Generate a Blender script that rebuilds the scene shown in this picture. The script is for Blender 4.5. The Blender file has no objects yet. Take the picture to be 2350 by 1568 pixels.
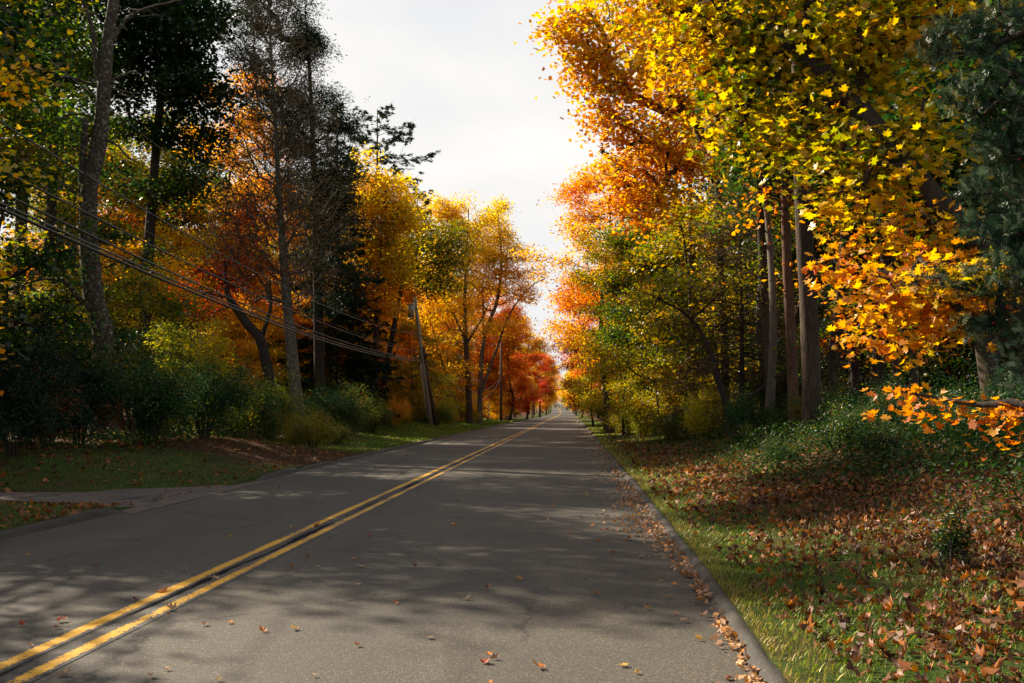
import bpy, math, random
import numpy as np
from mathutils import Vector, Matrix, Euler

R = math.radians
sc = bpy.context.scene
COL = sc.collection
# ------------------------------------------------------------------ camera
CAM_Z = 1.5
YAW, PITCH = R(3.4), R(3.9)
cam = bpy.data.cameras.new('camera'); cam.lens = 35; cam.sensor_width = 36
cam.clip_start = 0.05; cam.clip_end = 5000
cob = bpy.data.objects.new('camera', cam); COL.objects.link(cob)
cob.location = (0, 0, CAM_Z); cob.rotation_euler = (R(90) + PITCH, 0, YAW)
sc.camera = cob
CM = Euler((R(90) + PITCH, 0, YAW)).to_matrix()
F_PX = 2349 * 35 / 36

def at(px, py, Y):
    """photo pixel (2349 wide) at distance Y along the road -> world point"""
    d = CM @ Vector((px - 1174.5, 784 - py, -F_PX))
    return np.array((d.x * Y / d.y, Y, CAM_Z + d.z * Y / d.y))

# ------------------------------------------------------------------ world + sun
SUN_AZ, SUN_EL = R(58), R(38)
w = bpy.data.worlds.new('World'); sc.world = w; w.use_nodes = True
nt = w.node_tree; nt.nodes.clear()
N = nt.nodes.new; L = nt.links.new
out = N('ShaderNodeOutputWorld'); bg = N('ShaderNodeBackground'); bg.inputs[1].default_value = 0.1
sky = N('ShaderNodeTexSky'); sky.sky_type = 'NISHITA'; sky.sun_disc = False
sky.sun_elevation = SUN_EL; sky.sun_rotation = -SUN_AZ
tc = N('ShaderNodeTexCoord'); mp = N('ShaderNodeMapping'); mp.inputs['Scale'].default_value = (1.2, 1.2, 3.0)
nz = N('ShaderNodeTexNoise'); nz.inputs['Scale'].default_value = 2.2; nz.inputs['Detail'].default_value = 5; nz.inputs['Roughness'].default_value = .5
cr = N('ShaderNodeValToRGB'); cr.color_ramp.elements[0].position = .32; cr.color_ramp.elements[0].color = (3.35, 3.35, 3.38, 1)
cr.color_ramp.elements[1].position = .62; cr.color_ramp.elements[1].color = (4.15, 4.08, 3.96, 1)
fr = N('ShaderNodeMapRange'); fr.inputs['From Min'].default_value = .3; fr.inputs['From Max'].default_value = .5
fr.inputs['To Min'].default_value = .8; fr.inputs['To Max'].default_value = 1.0
mx = N('ShaderNodeMix'); mx.data_type = 'RGBA'
L(tc.outputs['Generated'], mp.inputs[0]); L(mp.outputs[0], nz.inputs['Vector']); L(nz.outputs['Fac'], cr.inputs[0]); L(nz.outputs['Fac'], fr.inputs['Value'])
sx = N('ShaderNodeSeparateXYZ'); L(tc.outputs['Generated'], sx.inputs[0])
e1 = N('ShaderNodeMapRange'); e1.interpolation_type = 'SMOOTHSTEP'; e1.inputs['From Min'].default_value = .42; e1.inputs['From Max'].default_value = .8; e1.inputs['To Min'].default_value = 1; e1.inputs['To Max'].default_value = .25
e2 = N('ShaderNodeMapRange'); e2.interpolation_type = 'SMOOTHSTEP'; e2.inputs['From Min'].default_value = -.6; e2.inputs['From Max'].default_value = .25; e2.inputs['To Min'].default_value = .1; e2.inputs['To Max'].default_value = 1
m1_ = N('ShaderNodeMath'); m1_.operation = 'MULTIPLY'; m2_ = N('ShaderNodeMath'); m2_.operation = 'MULTIPLY'
L(sx.outputs['Z'], e1.inputs['Value']); L(sx.outputs['Y'], e2.inputs['Value']); L(e1.outputs[0], m1_.inputs[0]); L(e2.outputs[0], m1_.inputs[1]); L(m1_.outputs[0], m2_.inputs[0]); L(fr.outputs[0], m2_.inputs[1])
L(m2_.outputs[0], mx.inputs[0]); hs_ = N('ShaderNodeHueSaturation'); hs_.inputs['Saturation'].default_value = .45; hs_.inputs['Value'].default_value = .8; L(sky.outputs[0], hs_.inputs['Color']); L(hs_.outputs[0], mx.inputs[6]); L(cr.outputs[0], mx.inputs[7]); L(mx.outputs[2], bg.inputs[0]); L(bg.outputs[0], out.inputs[0])
sl = bpy.data.lights.new('sun', 'SUN'); sl.energy = 5.0; sl.angle = R(.55); sl.color = (1, .87, .68)
so = bpy.data.objects.new('sun', sl); COL.objects.link(so)
SD = Vector((-math.sin(SUN_AZ) * math.cos(SUN_EL), math.cos(SUN_AZ) * math.cos(SUN_EL), math.sin(SUN_EL)))
so.rotation_euler = SD.to_track_quat('Z', 'Y').to_euler(); so.location = SD * 60
sc.view_settings.view_transform = 'Standard'; sc.view_settings.look = 'None'
sc.view_settings.gamma = 1; sc.view_settings.exposure = 1.3
sc.cycles.max_bounces = 6; sc.cycles.diffuse_bounces = 3; sc.cycles.glossy_bounces = 2
sc.cycles.transmission_bounces = 4; sc.cycles.caustics_reflective = False; sc.cycles.caustics_refractive = False

# ------------------------------------------------------------------ materials
def newmat(name):
    m = bpy.data.materials.new(name); m.use_nodes = True; m.node_tree.nodes.clear()
    t = m.node_tree
    o = t.nodes.new('ShaderNodeOutputMaterial')
    return m, t.nodes.new, t.links.new, o

def ramp(n, stops):
    cr = n.color_ramp
    while len(cr.elements) > 1: cr.elements.remove(cr.elements[-1])
    cr.elements[0].position = stops[0][0]; cr.elements[0].color = (*stops[0][1], 1)
    for p, c in stops[1:]:
        e = cr.elements.new(p); e.color = (*c, 1)

LEAF = {}; PALETTE = {}
def leafmat(name, cols, trans=.6, gloss=.04, rough=.4, sat=1.12, val=1.5):
    PALETTE[name] = ([tuple(c) for c in (cols if len(cols) == 5 else [cols[round(i * (len(cols) - 1) / 4)] for i in range(5)])], trans)
    m, n, l, o = newmat(name)
    a = n('ShaderNodeAttribute'); a.attribute_name = 'tone'
    r = n('ShaderNodeValToRGB'); k = len(cols)
    ramp(r, [(i / max(1, k - 1), c) for i, c in enumerate(cols)])
    l(a.outputs['Fac'], r.inputs[0])
    h = n('ShaderNodeHueSaturation'); h.inputs['Saturation'].default_value = sat; h.inputs['Value'].default_value = val
    l(r.outputs[0], h.inputs['Color'])
    d = n('ShaderNodeBsdfDiffuse'); t = n('ShaderNodeBsdfTranslucent'); g = n('ShaderNodeBsdfGlossy'); g.inputs['Roughness'].default_value = rough
    l(r.outputs[0], d.inputs[0]); l(h.outputs[0], t.inputs[0])
    m1 = n('ShaderNodeMixShader'); m1.inputs[0].default_value = trans
    m2 = n('ShaderNodeMixShader'); m2.inputs[0].default_value = gloss
    l(d.outputs[0], m1.inputs[1]); l(t.outputs[0], m1.inputs[2]); l(m1.outputs[0], m2.inputs[1]); l(g.outputs[0], m2.inputs[2]); l(m2.outputs[0], o.inputs[0])
    LEAF[name] = m
    return m

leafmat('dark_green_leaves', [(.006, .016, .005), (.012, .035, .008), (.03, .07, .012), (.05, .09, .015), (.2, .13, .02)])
leafmat('green_leaves', [(.015, .04, .008), (.04, .09, .012), (.09, .14, .015), (.2, .19, .02), (.35, .2, .02)])
leafmat('olive_leaves', [(.05, .07, .01), (.13, .14, .012), (.24, .21, .018), (.32, .23, .02), (.42, .2, .02)])
leafmat('yellow_green_leaves', [(.12, .15, .01), (.28, .3, .016), (.42, .38, .02), (.5, .38, .025), (.5, .22, .02)])
leafmat('golden_leaves', [(.3, .26, .02), (.58, .42, .025), (.7, .45, .028), (.7, .36, .022), (.62, .22, .018)])
leafmat('yellow_leaves', [(.2, .2, .015), (.5, .38, .025), (.68, .45, .03), (.66, .36, .025), (.5, .18, .02)])
leafmat('orange_leaves', [(.3, .2, .014), (.6, .27, .018), (.68, .24, .018), (.64, .16, .015), (.5, .08, .012)])
leafmat('light_orange_leaves', [(.45, .3, .02), (.66, .37, .025), (.7, .33, .022), (.68, .26, .02), (.62, .17, .016)])
leafmat('mixed_shrub_leaves', [(.01, .04, .01), (.03, .08, .014), (.08, .12, .015), (.2, .14, .02), (.32, .04, .015)])
leafmat('red_orange_leaves', [(.25, .05, .012), (.5, .11, .014), (.55, .09, .014), (.45, .04, .012), (.3, .02, .012)])
leafmat('red_leaves', [(.12, .015, .012), (.3, .03, .015), (.4, .035, .015), (.45, .09, .015), (.16, .08, .02)])
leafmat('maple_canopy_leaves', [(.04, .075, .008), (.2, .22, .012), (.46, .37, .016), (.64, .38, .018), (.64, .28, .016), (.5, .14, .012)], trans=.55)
leafmat('glossy_bush_leaves', [(.006, .03, .008), (.012, .05, .012), (.02, .08, .015), (.05, .11, .02), (.2, .16, .02)], trans=.35, gloss=.035, rough=.4)
leafmat('rhododendron_leaves', [(.005, .02, .01), (.01, .035, .014), (.012, .045, .018), (.02, .06, .02), (.3, .07, .015)], trans=.15, gloss=.06, rough=.36)
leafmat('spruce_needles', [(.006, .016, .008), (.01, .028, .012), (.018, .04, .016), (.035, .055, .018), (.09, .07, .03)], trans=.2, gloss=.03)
leafmat('brown_needles', [(.05, .034, .018), (.1, .066, .034), (.14, .092, .048), (.09, .1, .035), (.05, .08, .024)], trans=.2, gloss=.03)
leafmat('yew_needles', [(.002, .009, .005), (.006, .022, .01), (.018, .05, .022), (.07, .125, .06), (.24, .29, .17)], trans=.12, gloss=.025, rough=.3, val=1.2)  # palest colours are painted highlights for sunlit needles
leafmat('litter_leaves', [(.04, .018, .009), (.09, .036, .016), (.145, .06, .025), (.22, .08, .024), (.36, .12, .022), (.48, .2, .02)], trans=.25, gloss=.03, rough=.5, val=1.1)
leafmat('tan_litter', [(.2, .1, .06), (.3, .17, .1), (.38, .24, .15), (.45, .22, .06), (.5, .14, .03)], trans=.15, gloss=.03, rough=.5)
leafmat('grass_blades', [(.03, .08, .01), (.07, .15, .016), (.14, .22, .022), (.26, .27, .035), (.3, .22, .07)], trans=.4, gloss=.05)
leafmat('cover_leaves', [(.006, .022, .006), (.014, .042, .009), (.032, .07, .013), (.09, .12, .02), (.3, .2, .02)], trans=.35, gloss=.018, rough=.5)

def shared_foliage():
    """one foliage material whose five leaf colours come from properties of each crown, so that copies can share a mesh"""
    m, n, l, o = newmat('tree_foliage')
    a = n('ShaderNodeAttribute'); a.attribute_name = 'tone'; prev = None
    for i in range(5):
        c = n('ShaderNodeAttribute'); c.attribute_type = 'OBJECT'; c.attribute_name = 'leaf_colour_%d' % i
        if prev is None: prev = c.outputs['Color']; continue
        f = n('ShaderNodeMapRange'); f.inputs['From Min'].default_value = (i - 1) / 4; f.inputs['From Max'].default_value = i / 4; l(a.outputs['Fac'], f.inputs['Value'])
        x = n('ShaderNodeMix'); x.data_type = 'RGBA'; l(f.outputs[0], x.inputs[0]); l(prev, x.inputs[6]); l(c.outputs['Color'], x.inputs[7]); prev = x.outputs[2]
    h = n('ShaderNodeHueSaturation'); h.inputs['Saturation'].default_value = 1.12; h.inputs['Value'].default_value = 1.5; l(prev, h.inputs['Color'])
    d = n('ShaderNodeBsdfDiffuse'); t = n('ShaderNodeBsdfTranslucent'); g = n('ShaderNodeBsdfGlossy'); g.inputs['Roughness'].default_value = .4
    l(prev, d.inputs[0]); l(h.outputs[0], t.inputs[0])
    ta = n('ShaderNodeAttribute'); ta.attribute_type = 'OBJECT'; ta.attribute_name = 'leaf_translucency'
    m1 = n('ShaderNodeMixShader'); l(ta.outputs['Fac'], m1.inputs[0]); m2 = n('ShaderNodeMixShader'); m2.inputs[0].default_value = .035
    l(d.outputs[0], m1.inputs[1]); l(t.outputs[0], m1.inputs[2]); l(m1.outputs[0], m2.inputs[1]); l(g.outputs[0], m2.inputs[2]); l(m2.outputs[0], o.inputs[0])
    return m
FOLIAGE = shared_foliage()
def barkmat(name, c1, c2, spots=None, scale=9, amt=.55):
    m, n, l, o = newmat(name)
    tc = n('ShaderNodeTexCoord'); mp = n('ShaderNodeMapping'); mp.inputs['Scale'].default_value = (1, 1, .16)
    l(tc.outputs['Object'], mp.inputs[0])
    nz = n('ShaderNodeTexNoise'); nz.inputs['Scale'].default_value = scale * 1.6; nz.inputs['Detail'].default_value = 6; nz.inputs['Roughness'].default_value = .7
    l(mp.outputs[0], nz.inputs['Vector'])
    r = n('ShaderNodeValToRGB'); ramp(r, [(.3, c1), (.7, c2)]); l(nz.outputs['Fac'], r.inputs[0])
    col = r.outputs[0]
    if spots:
        n2 = n('ShaderNodeTexNoise'); n2.inputs['Scale'].default_value = 9; n2.inputs['Detail'].default_value = 5; n2.inputs['Roughness'].default_value = .65
        l(tc.outputs['Object'], n2.inputs['Vector'])
        r2 = n('ShaderNodeValToRGB'); ramp(r2, [(amt - .03, (0, 0, 0)), (amt + .03, (1, 1, 1))]); l(n2.outputs['Fac'], r2.inputs[0])
        mx = n('ShaderNodeMix'); mx.data_type = 'RGBA'; mx.inputs[7].default_value = (*spots, 1)
        l(r2.outputs[0], mx.inputs[0]); l(col, mx.inputs[6]); col = mx.outputs[2]
    b = n('ShaderNodeBsdfPrincipled'); b.inputs['Roughness'].default_value = .9; b.inputs['Specular IOR Level'].default_value = .2
    l(col, b.inputs['Base Color'])
    bp = n('ShaderNodeBump'); bp.inputs['Strength'].default_value = .8; bp.inputs['Distance'].default_value = .03
    l(nz.outputs['Fac'], bp.inputs['Height']); l(bp.outputs[0], b.inputs['Normal']); l(b.outputs[0], o.inputs[0])
    return m
BARK = barkmat('brown_bark', (.018, .012, .008), (.12, .085, .06), scale=13)
BARK_DARK = barkmat('dark_bark', (.018, .014, .011), (.07, .052, .04))
BARK_GREY = barkmat('grey_bark', (.06, .05, .04), (.19, .16, .13))
BARK_LICHEN = barkmat('lichen_bark', (.028, .021, .016), (.095, .07, .052), (.2, .19, .13), amt=.57)
BARK_DEAD = barkmat('dead_branch_bark', (.06, .048, .036), (.19, .16, .12), (.26, .26, .17), amt=.58)
BARK_RED = barkmat('reddish_bark', (.06, .03, .02), (.17, .095, .065))

def simple(name, c, rough=.7, metal=0, spec=.3, var=.0, scale=20):
    m, n, l, o = newmat(name)
    b = n('ShaderNodeBsdfPrincipled'); b.inputs['Roughness'].default_value = rough; b.inputs['Metallic'].default_value = metal
    b.inputs['Specular IOR Level'].default_value = spec
    tc = n('ShaderNodeTexCoord'); nz = n('ShaderNodeTexNoise'); nz.inputs['Scale'].default_value = scale; nz.inputs['Detail'].default_value = 4
    l(tc.outputs['Object'], nz.inputs['Vector'])
    r = n('ShaderNodeValToRGB'); ramp(r, [(.3, tuple(x * (1 - var) for x in c)), (.7, tuple(min(1, x * (1 + var)) for x in c))])
    l(nz.outputs['Fac'], r.inputs[0]); l(r.outputs[0], b.inputs['Base Color']); l(b.outputs[0], o.inputs[0])
    return m
POLE_WOOD = barkmat('weathered_pole_wood', (.2, .18, .15), (.42, .38, .32), scale=14)
POLE_BROWN = barkmat('brown_pole_wood', (.05, .03, .02), (.13, .08, .055), scale=14)
GREY_METAL = simple('pale_grey_metal', (.42, .44, .43), .45, .0, .5, .12, 6)
DARK_METAL = simple('dark_metal', (.04, .04, .042), .5, .3, .4, .2)
PORCELAIN = simple('porcelain', (.1, .055, .04), .25, 0, .6, .1)
WIRE_MAT = simple('weathered_cable', (.025, .025, .025), .45, 0, .5, .2, 3)
WIRE_PALE = simple('pale_cable', (.08, .08, .076), .5, 0, .5, .2, 3)
BERRY = simple('red_berry', (.5, .01, .01), .3, 0, .5, .1)
INK = simple('black_ink', (.03, .035, .03), .6)

# asphalt as a node group-like builder
def asphalt_color(n, l, tint=(1, 1, 1), light=1.0):
    tc = n('ShaderNodeTexCoord'); co = tc.outputs['Object']
    v = n('ShaderNodeTexVoronoi'); v.inputs['Scale'].default_value = 120; l(co, v.inputs['Vector'])
    sep = n('ShaderNodeSeparateColor'); l(v.outputs['Color'], sep.inputs[0])
    r = n('ShaderNodeValToRGB'); ramp(r, [(0, (.030, .030, .030)), (.45, (.052, .05, .047)), (.88, (.072, .069, .062)), (.97, (.11, .104, .092)), (1, (.19, .175, .15))])
    l(sep.outputs[0], r.inputs[0])
    big = n('ShaderNodeTexNoise'); big.inputs['Scale'].default_value = .55; big.inputs['Detail'].default_value = 5; big.inputs['Roughness'].default_value = .6
    mp = n('ShaderNodeMapping'); mp.inputs['Scale'].default_value = (1.4, .35, 1); l(co, mp.inputs[0]); l(mp.outputs[0], big.inputs['Vector'])
    rb = n('ShaderNodeValToRGB'); ramp(rb, [(.32, (.76 * light * tint[0], .77 * light * tint[1], .79 * light * tint[2])), (.68, (1.2 * light * tint[0], 1.18 * light * tint[1], 1.12 * light * tint[2]))]); l(big.outputs['Fac'], rb.inputs[0])
    mul = n('ShaderNodeMix'); mul.data_type = 'RGBA'; mul.blend_type = 'MULTIPLY'; mul.inputs[0].default_value = 1
    l(r.outputs[0], mul.inputs[6]); l(rb.outputs[0], mul.inputs[7])
    # cracks
    wz = n('ShaderNodeTexNoise'); wz.inputs['Scale'].default_value = 1.6; wz.inputs['Detail'].default_value = 6; wz.inputs['Roughness'].default_value = .7; l(co, wz.inputs['Vector'])
    wm = n('ShaderNodeVectorMath'); wm.operation = 'SCALE'; wm.inputs['Scale'].default_value = .9; l(wz.outputs['Color'], wm.inputs[0])
    wa = n('ShaderNodeVectorMath'); wa.operation = 'ADD'; l(co, wa.inputs[0]); l(wm.outputs[0], wa.inputs[1])
    ck = n('ShaderNodeTexVoronoi'); ck.feature = 'DISTANCE_TO_EDGE'; ck.inputs['Scale'].default_value = .33; l(wa.outputs[0], ck.inputs['Vector'])
    ckr = n('ShaderNodeValToRGB'); ramp(ckr, [(.003, (.4, .4, .4)), (.010, (1, 1, 1))]); l(ck.outputs['Distance'], ckr.inputs[0])
    cn = n('ShaderNodeTexNoise'); cn.inputs['Scale'].default_value = .5; l(co, cn.inputs['Vector'])
    cm = n('ShaderNodeMapRange'); cm.inputs['From Min'].default_value = .44; cm.inputs['From Max'].default_value = .54; l(cn.outputs['Fac'], cm.inputs['Value'])
    m2 = n('ShaderNodeMix'); m2.data_type = 'RGBA'; m2.blend_type = 'MULTIPLY'; l(cm.outputs[0], m2.inputs[0]); l(mul.outputs[2], m2.inputs[6]); l(ckr.outputs[0], m2.inputs[7])
    # tyre-fine noise for the bump
    fn = n('ShaderNodeTexNoise'); fn.inputs['Scale'].default_value = 160; fn.inputs['Detail'].default_value = 2; l(co, fn.inputs['Vector'])
    ad = n('ShaderNodeMath'); ad.operation = 'ADD'; l(v.outputs['Distance'], ad.inputs[0]); l(fn.outputs['Fac'], ad.inputs[1])
    bp = n('ShaderNodeBump'); bp.inputs['Strength'].default_value = .55; bp.inputs['Distance'].default_value = .006; l(ad.outputs[0], bp.inputs['Height'])
    return tc, m2.outputs[2], bp.outputs[0]

def mat_asphalt(name, tint=(1, 1, 1), light=1.0, dirt=None):
    m, n, l, o = newmat(name)
    tc, col, nrm = asphalt_color(n, l, tint, light)
    if dirt:
        nz = n('ShaderNodeTexNoise'); nz.inputs['Scale'].default_value = 1.3; nz.inputs['Detail'].default_value = 6; nz.inputs['Roughness'].default_value = .7
        l(tc.outputs['Object'], nz.inputs['Vector'])
        r = n('ShaderNodeMapRange'); r.inputs['From Min'].default_value = .42; r.inputs['From Max'].default_value = .62; r.inputs['To Max'].default_value = .75; l(nz.outputs['Fac'], r.inputs['Value'])
        mx = n('ShaderNodeMix'); mx.data_type = 'RGBA'; mx.inputs[7].default_value = (*dirt, 1); l(r.outputs[0], mx.inputs[0]); l(col, mx.inputs[6]); col = mx.outputs[2]
    b = n('ShaderNodeBsdfPrincipled'); b.inputs['Roughness'].default_value = .78; b.inputs['Specular IOR Level'].default_value = .35
    l(col, b.inputs['Base Color']); l(nrm, b.inputs['Normal']); l(b.outputs[0], o.inputs[0])
    return m
ASPHALT = mat_asphalt('asphalt', (1.1, 1.0, .86), light=1.04)
DRIVE = mat_asphalt('driveway_asphalt', (1.1, 1.0, .95), 1.5, dirt=(.12, .08, .06))
CURB = mat_asphalt('curb_asphalt', (1.0, .97, .92), .8, dirt=(.04, .03, .022))

def mat_line(name, seed, wear):
    m, n, l, o = newmat(name)
    tc, col, nrm = asphalt_color(n, l)
    mp = n('ShaderNodeMapping'); mp.inputs['Location'].default_value = (seed, 0, 0); l(tc.outputs['Object'], mp.inputs[0])
    a = n('ShaderNodeTexNoise'); a.inputs['Scale'].default_value = 26; a.inputs['Detail'].default_value = 6; a.inputs['Roughness'].default_value = .75; l(mp.outputs[0], a.inputs['Vector'])
    b_ = n('ShaderNodeTexNoise'); b_.inputs['Scale'].default_value = 1.1; b_.inputs['Detail'].default_value = 3; l(mp.outputs[0], b_.inputs['Vector'])
    at_ = n('ShaderNodeAttribute'); at_.attribute_name = 'edge'
    s = n('ShaderNodeMath'); s.operation = 'ADD'; l(a.outputs['Fac'], s.inputs[0])
    s2 = n('ShaderNodeMath'); s2.operation = 'MULTIPLY_ADD'; s2.inputs[1].default_value = .5; s2.inputs[2].default_value = 0; l(b_.outputs['Fac'], s2.inputs[0]); l(s2.outputs[0], s.inputs[1])
    s3 = n('ShaderNodeMath'); s3.operation = 'MULTIPLY_ADD'; s3.inputs[1].default_value = .55; l(at_.outputs['Fac'], s3.inputs[0]); l(s.outputs[0], s3.inputs[2])
    r = n('ShaderNodeMapRange'); r.inputs['From Min'].default_value = wear; r.inputs['From Max'].default_value = wear + .05; l(s3.outputs[0], r.inputs['Value'])
    p = n('ShaderNodeValToRGB'); ramp(p, [(.35, (.56, .28, .014)), (.7, (.74, .39, .022))]); l(a.outputs['Fac'], p.inputs[0])
    mx = n('ShaderNodeMix'); mx.data_type = 'RGBA'; l(r.outputs[0], mx.inputs[0]); l(p.outputs[0], mx.inputs[6]); l(col, mx.inputs[7])
    b = n('ShaderNodeBsdfPrincipled'); b.inputs['Roughness'].default_value = .65; b.inputs['Specular IOR Level'].default_value = .3
    l(mx.outputs[2], b.inputs['Base Color']); l(nrm, b.inputs['Normal']); l(b.outputs[0], o.inputs[0])
    return m
LINE_A = mat_line('worn_yellow_paint', 0, .85)
LINE_B = mat_line('chipped_yellow_paint', 7.3, .80)
TAR = simple('crack_tar', (.012, .012, .013), .95, 0, .05, .5, 12)
SEAL = simple('pale_crack_filler', (.16, .16, .16), .7, 0, .2, .2, 9)

def mat_ground():
    m, n, l, o = newmat('ground_soil_and_grass')
    tc = n('ShaderNodeTexCoord'); co = tc.outputs['Object']
    a = n('ShaderNodeTexNoise'); a.inputs['Scale'].default_value = .6; a.inputs['Detail'].default_value = 8; a.inputs['Roughness'].default_value = .7; l(co, a.inputs['Vector'])
    f = n('ShaderNodeTexNoise'); f.inputs['Scale'].default_value = 22; f.inputs['Detail'].default_value = 6; f.inputs['Roughness'].default_value = .75; l(co, f.inputs['Vector'])
    soil = n('ShaderNodeValToRGB'); ramp(soil, [(.3, (.022, .014, .008)), (.5, (.07, .04, .02)), (.7, (.14, .075, .035))]); l(f.outputs['Fac'], soil.inputs[0])
    gr = n('ShaderNodeValToRGB'); ramp(gr, [(.3, (.015, .03, .006)), (.5, (.04, .07, .012)), (.72, (.13, .12, .03))]); l(f.outputs['Fac'], gr.inputs[0])
    at_ = n('ShaderNodeAttribute'); at_.attribute_name = 'grassy'
    s = n('ShaderNodeMath'); s.operation = 'ADD'; l(a.outputs['Fac'], s.inputs[0]); l(at_.outputs['Fac'], s.inputs[1])
    r = n('ShaderNodeMapRange'); r.inputs['From Min'].default_value = .92; r.inputs['From Max'].default_value = 1.12; l(s.outputs[0], r.inputs['Value'])
    mx = n('ShaderNodeMix'); mx.data_type = 'RGBA'; l(r.outputs[0], mx.inputs[0]); l(soil.outputs[0], mx.inputs[6]); l(gr.outputs[0], mx.inputs[7])
    b = n('ShaderNodeBsdfPrincipled'); b.inputs['Roughness'].default_value = .95; b.inputs['Specular IOR Level'].default_value = .1
    bp = n('ShaderNodeBump'); bp.inputs['Strength'].default_value = .9; bp.inputs['Distance'].default_value = .05; l(f.outputs['Fac'], bp.inputs['Height'])
    l(mx.outputs[2], b.inputs['Base Color']); l(bp.outputs[0], b.inputs['Normal']); l(b.outputs[0], o.inputs[0])
    return m
GROUND = mat_ground()

# ------------------------------------------------------------------ mesh helpers
class MB:
    """collects vertices and faces (numpy) and links them as ONE mesh"""
    def __init__(s): s.v = []; s.f = []; s.t = []; s.n = 0
    def add(s, v, f, tone=None):
        v = np.asarray(v, np.float32).reshape(-1, 3); f = np.asarray(f, np.int32)
        s.v.append(v); s.f.append(f + s.n); s.n += len(v)
        s.t.append(np.full(len(f), 0.5, np.float32) if tone is None else np.asarray(tone, np.float32))
    def mesh(s, name, mat, smooth=True, tone=False):
        me = bpy.data.meshes.new(name)
        V = np.concatenate(s.v); me.vertices.add(len(V)); me.vertices.foreach_set('co', V.ravel())
        idx = np.concatenate([f.ravel() for f in s.f]); tot = np.concatenate([np.full(len(f), f.shape[1], np.int32) for f in s.f])
        st = np.concatenate(([0], np.cumsum(tot)[:-1])).astype(np.int32)
        me.loops.add(len(idx)); me.loops.foreach_set('vertex_index', idx.astype(np.int32))
        me.polygons.add(len(tot)); me.polygons.foreach_set('loop_start', st); me.polygons.foreach_set('loop_total', tot)
        if tone:
            a = me.attributes.new('tone', 'FLOAT', 'FACE'); a.data.foreach_set('value', np.clip(np.concatenate(s.t), 0, 1).astype(np.float32))
        me.update(calc_edges=True)
        if not smooth: me.polygons.foreach_set('use_smooth', np.zeros(len(tot), bool))
        else: me.polygons.foreach_set('use_smooth', np.ones(len(tot), bool))
        me.materials.append(mat)
        return me

MESHVAR = {}
def link(name, me, parent=None, mat=None):
    o = bpy.data.objects.new(name, me); COL.objects.link(o)
    if parent is not None: o.parent = parent
    if mat is not None and mat.name in PALETTE and me.materials[0] == FOLIAGE:
        cs, tr_ = PALETTE[mat.name]
        for i in range(5): o['leaf_colour_%d' % i] = [float(q) for q in cs[i]]
        o['leaf_translucency'] = float(tr_); o['leaf_palette'] = mat.name
    elif mat is not None and me.materials[0] != mat:
        k = (me.name, mat.name)
        if k not in MESHVAR:
            MESHVAR[k] = me.copy(); MESHVAR[k].materials.clear(); MESHVAR[k].materials.append(mat)
        o.data = MESHVAR[k]
    return o
def tag(o, label, cat=None, group=None, kind=None):
    if label: o['label'] = label
    if cat: o['category'] = cat
    if group: o['group'] = group
    if kind: o['kind'] = kind
    return o
def thing(name, label, cat, loc, rz=0, group=None, scale=1):
    o = bpy.data.objects.new(name, None); COL.objects.link(o); o.empty_display_size = .3
    o.location = [float(c) for c in loc]; o.rotation_euler = (0, 0, rz)
    o.scale = (scale,) * 3 if not hasattr(scale, '__len__') else scale
    return tag(o, label, cat, group)

def nrm(a): return a / np.maximum(np.linalg.norm(a, axis=-1, keepdims=True), 1e-9)

def tube(mb, P, rad, sides=6, cap=False, rough=0, rng=None):
    P = np.asarray(P, float); rad = np.asarray(rad, float); n = len(P)
    if n < 2: return
    T = np.gradient(P, axis=0); T = nrm(T)
    ref = np.array((0, 0, 1.0)) if abs(T[:, 2]).mean() < .8 else np.array((1.0, 0, 0))
    U = nrm(np.cross(T, ref)); W = np.cross(T, U)
    a = np.arange(sides) * 2 * math.pi / sides
    rr = rad[:, None] * np.ones(sides)
    if rough and rng is not None: rr = rr * (1 + rough * rng.standard_normal((n, sides)) * .5 + rough * np.sin(a * 3 + 1.3)[None])
    V = P[:, None] + rr[..., None] * (np.cos(a)[None, :, None] * U[:, None] + np.sin(a)[None, :, None] * W[:, None])
    i = np.arange(n - 1)[:, None] * sides; j = np.arange(sides)[None]; j2 = (j + 1) % sides
    F = np.stack([i + j, i + j2, i + sides + j2, i + sides + j], -1).reshape(-1, 4)
    if cap:
        V2 = np.concatenate([V.reshape(-1, 3), P[:1], P[-1:]]); c0 = n * sides
        F0 = np.stack([np.full(sides, c0), (np.arange(sides) + 1) % sides, np.arange(sides), np.arange(sides)], -1)
        mb.add(V2, F)
        b = mb.n - len(V2)
        k = np.arange(sides); k2 = (k + 1) % sides
        mb.v.append(np.zeros((0, 3), np.float32))
        mb.f.append(np.stack([np.full(sides, c0), k2, k], -1).astype(np.int32) + b); mb.t.append(np.full(sides, .5, np.float32))
        mb.f.append(np.stack([np.full(sides, c0 + 1), (n - 1) * sides + k, (n - 1) * sides + k2], -1).astype(np.int32) + b); mb.t.append(np.full(sides, .5, np.float32))
    else:
        mb.add(V.reshape(-1, 3), F)

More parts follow.
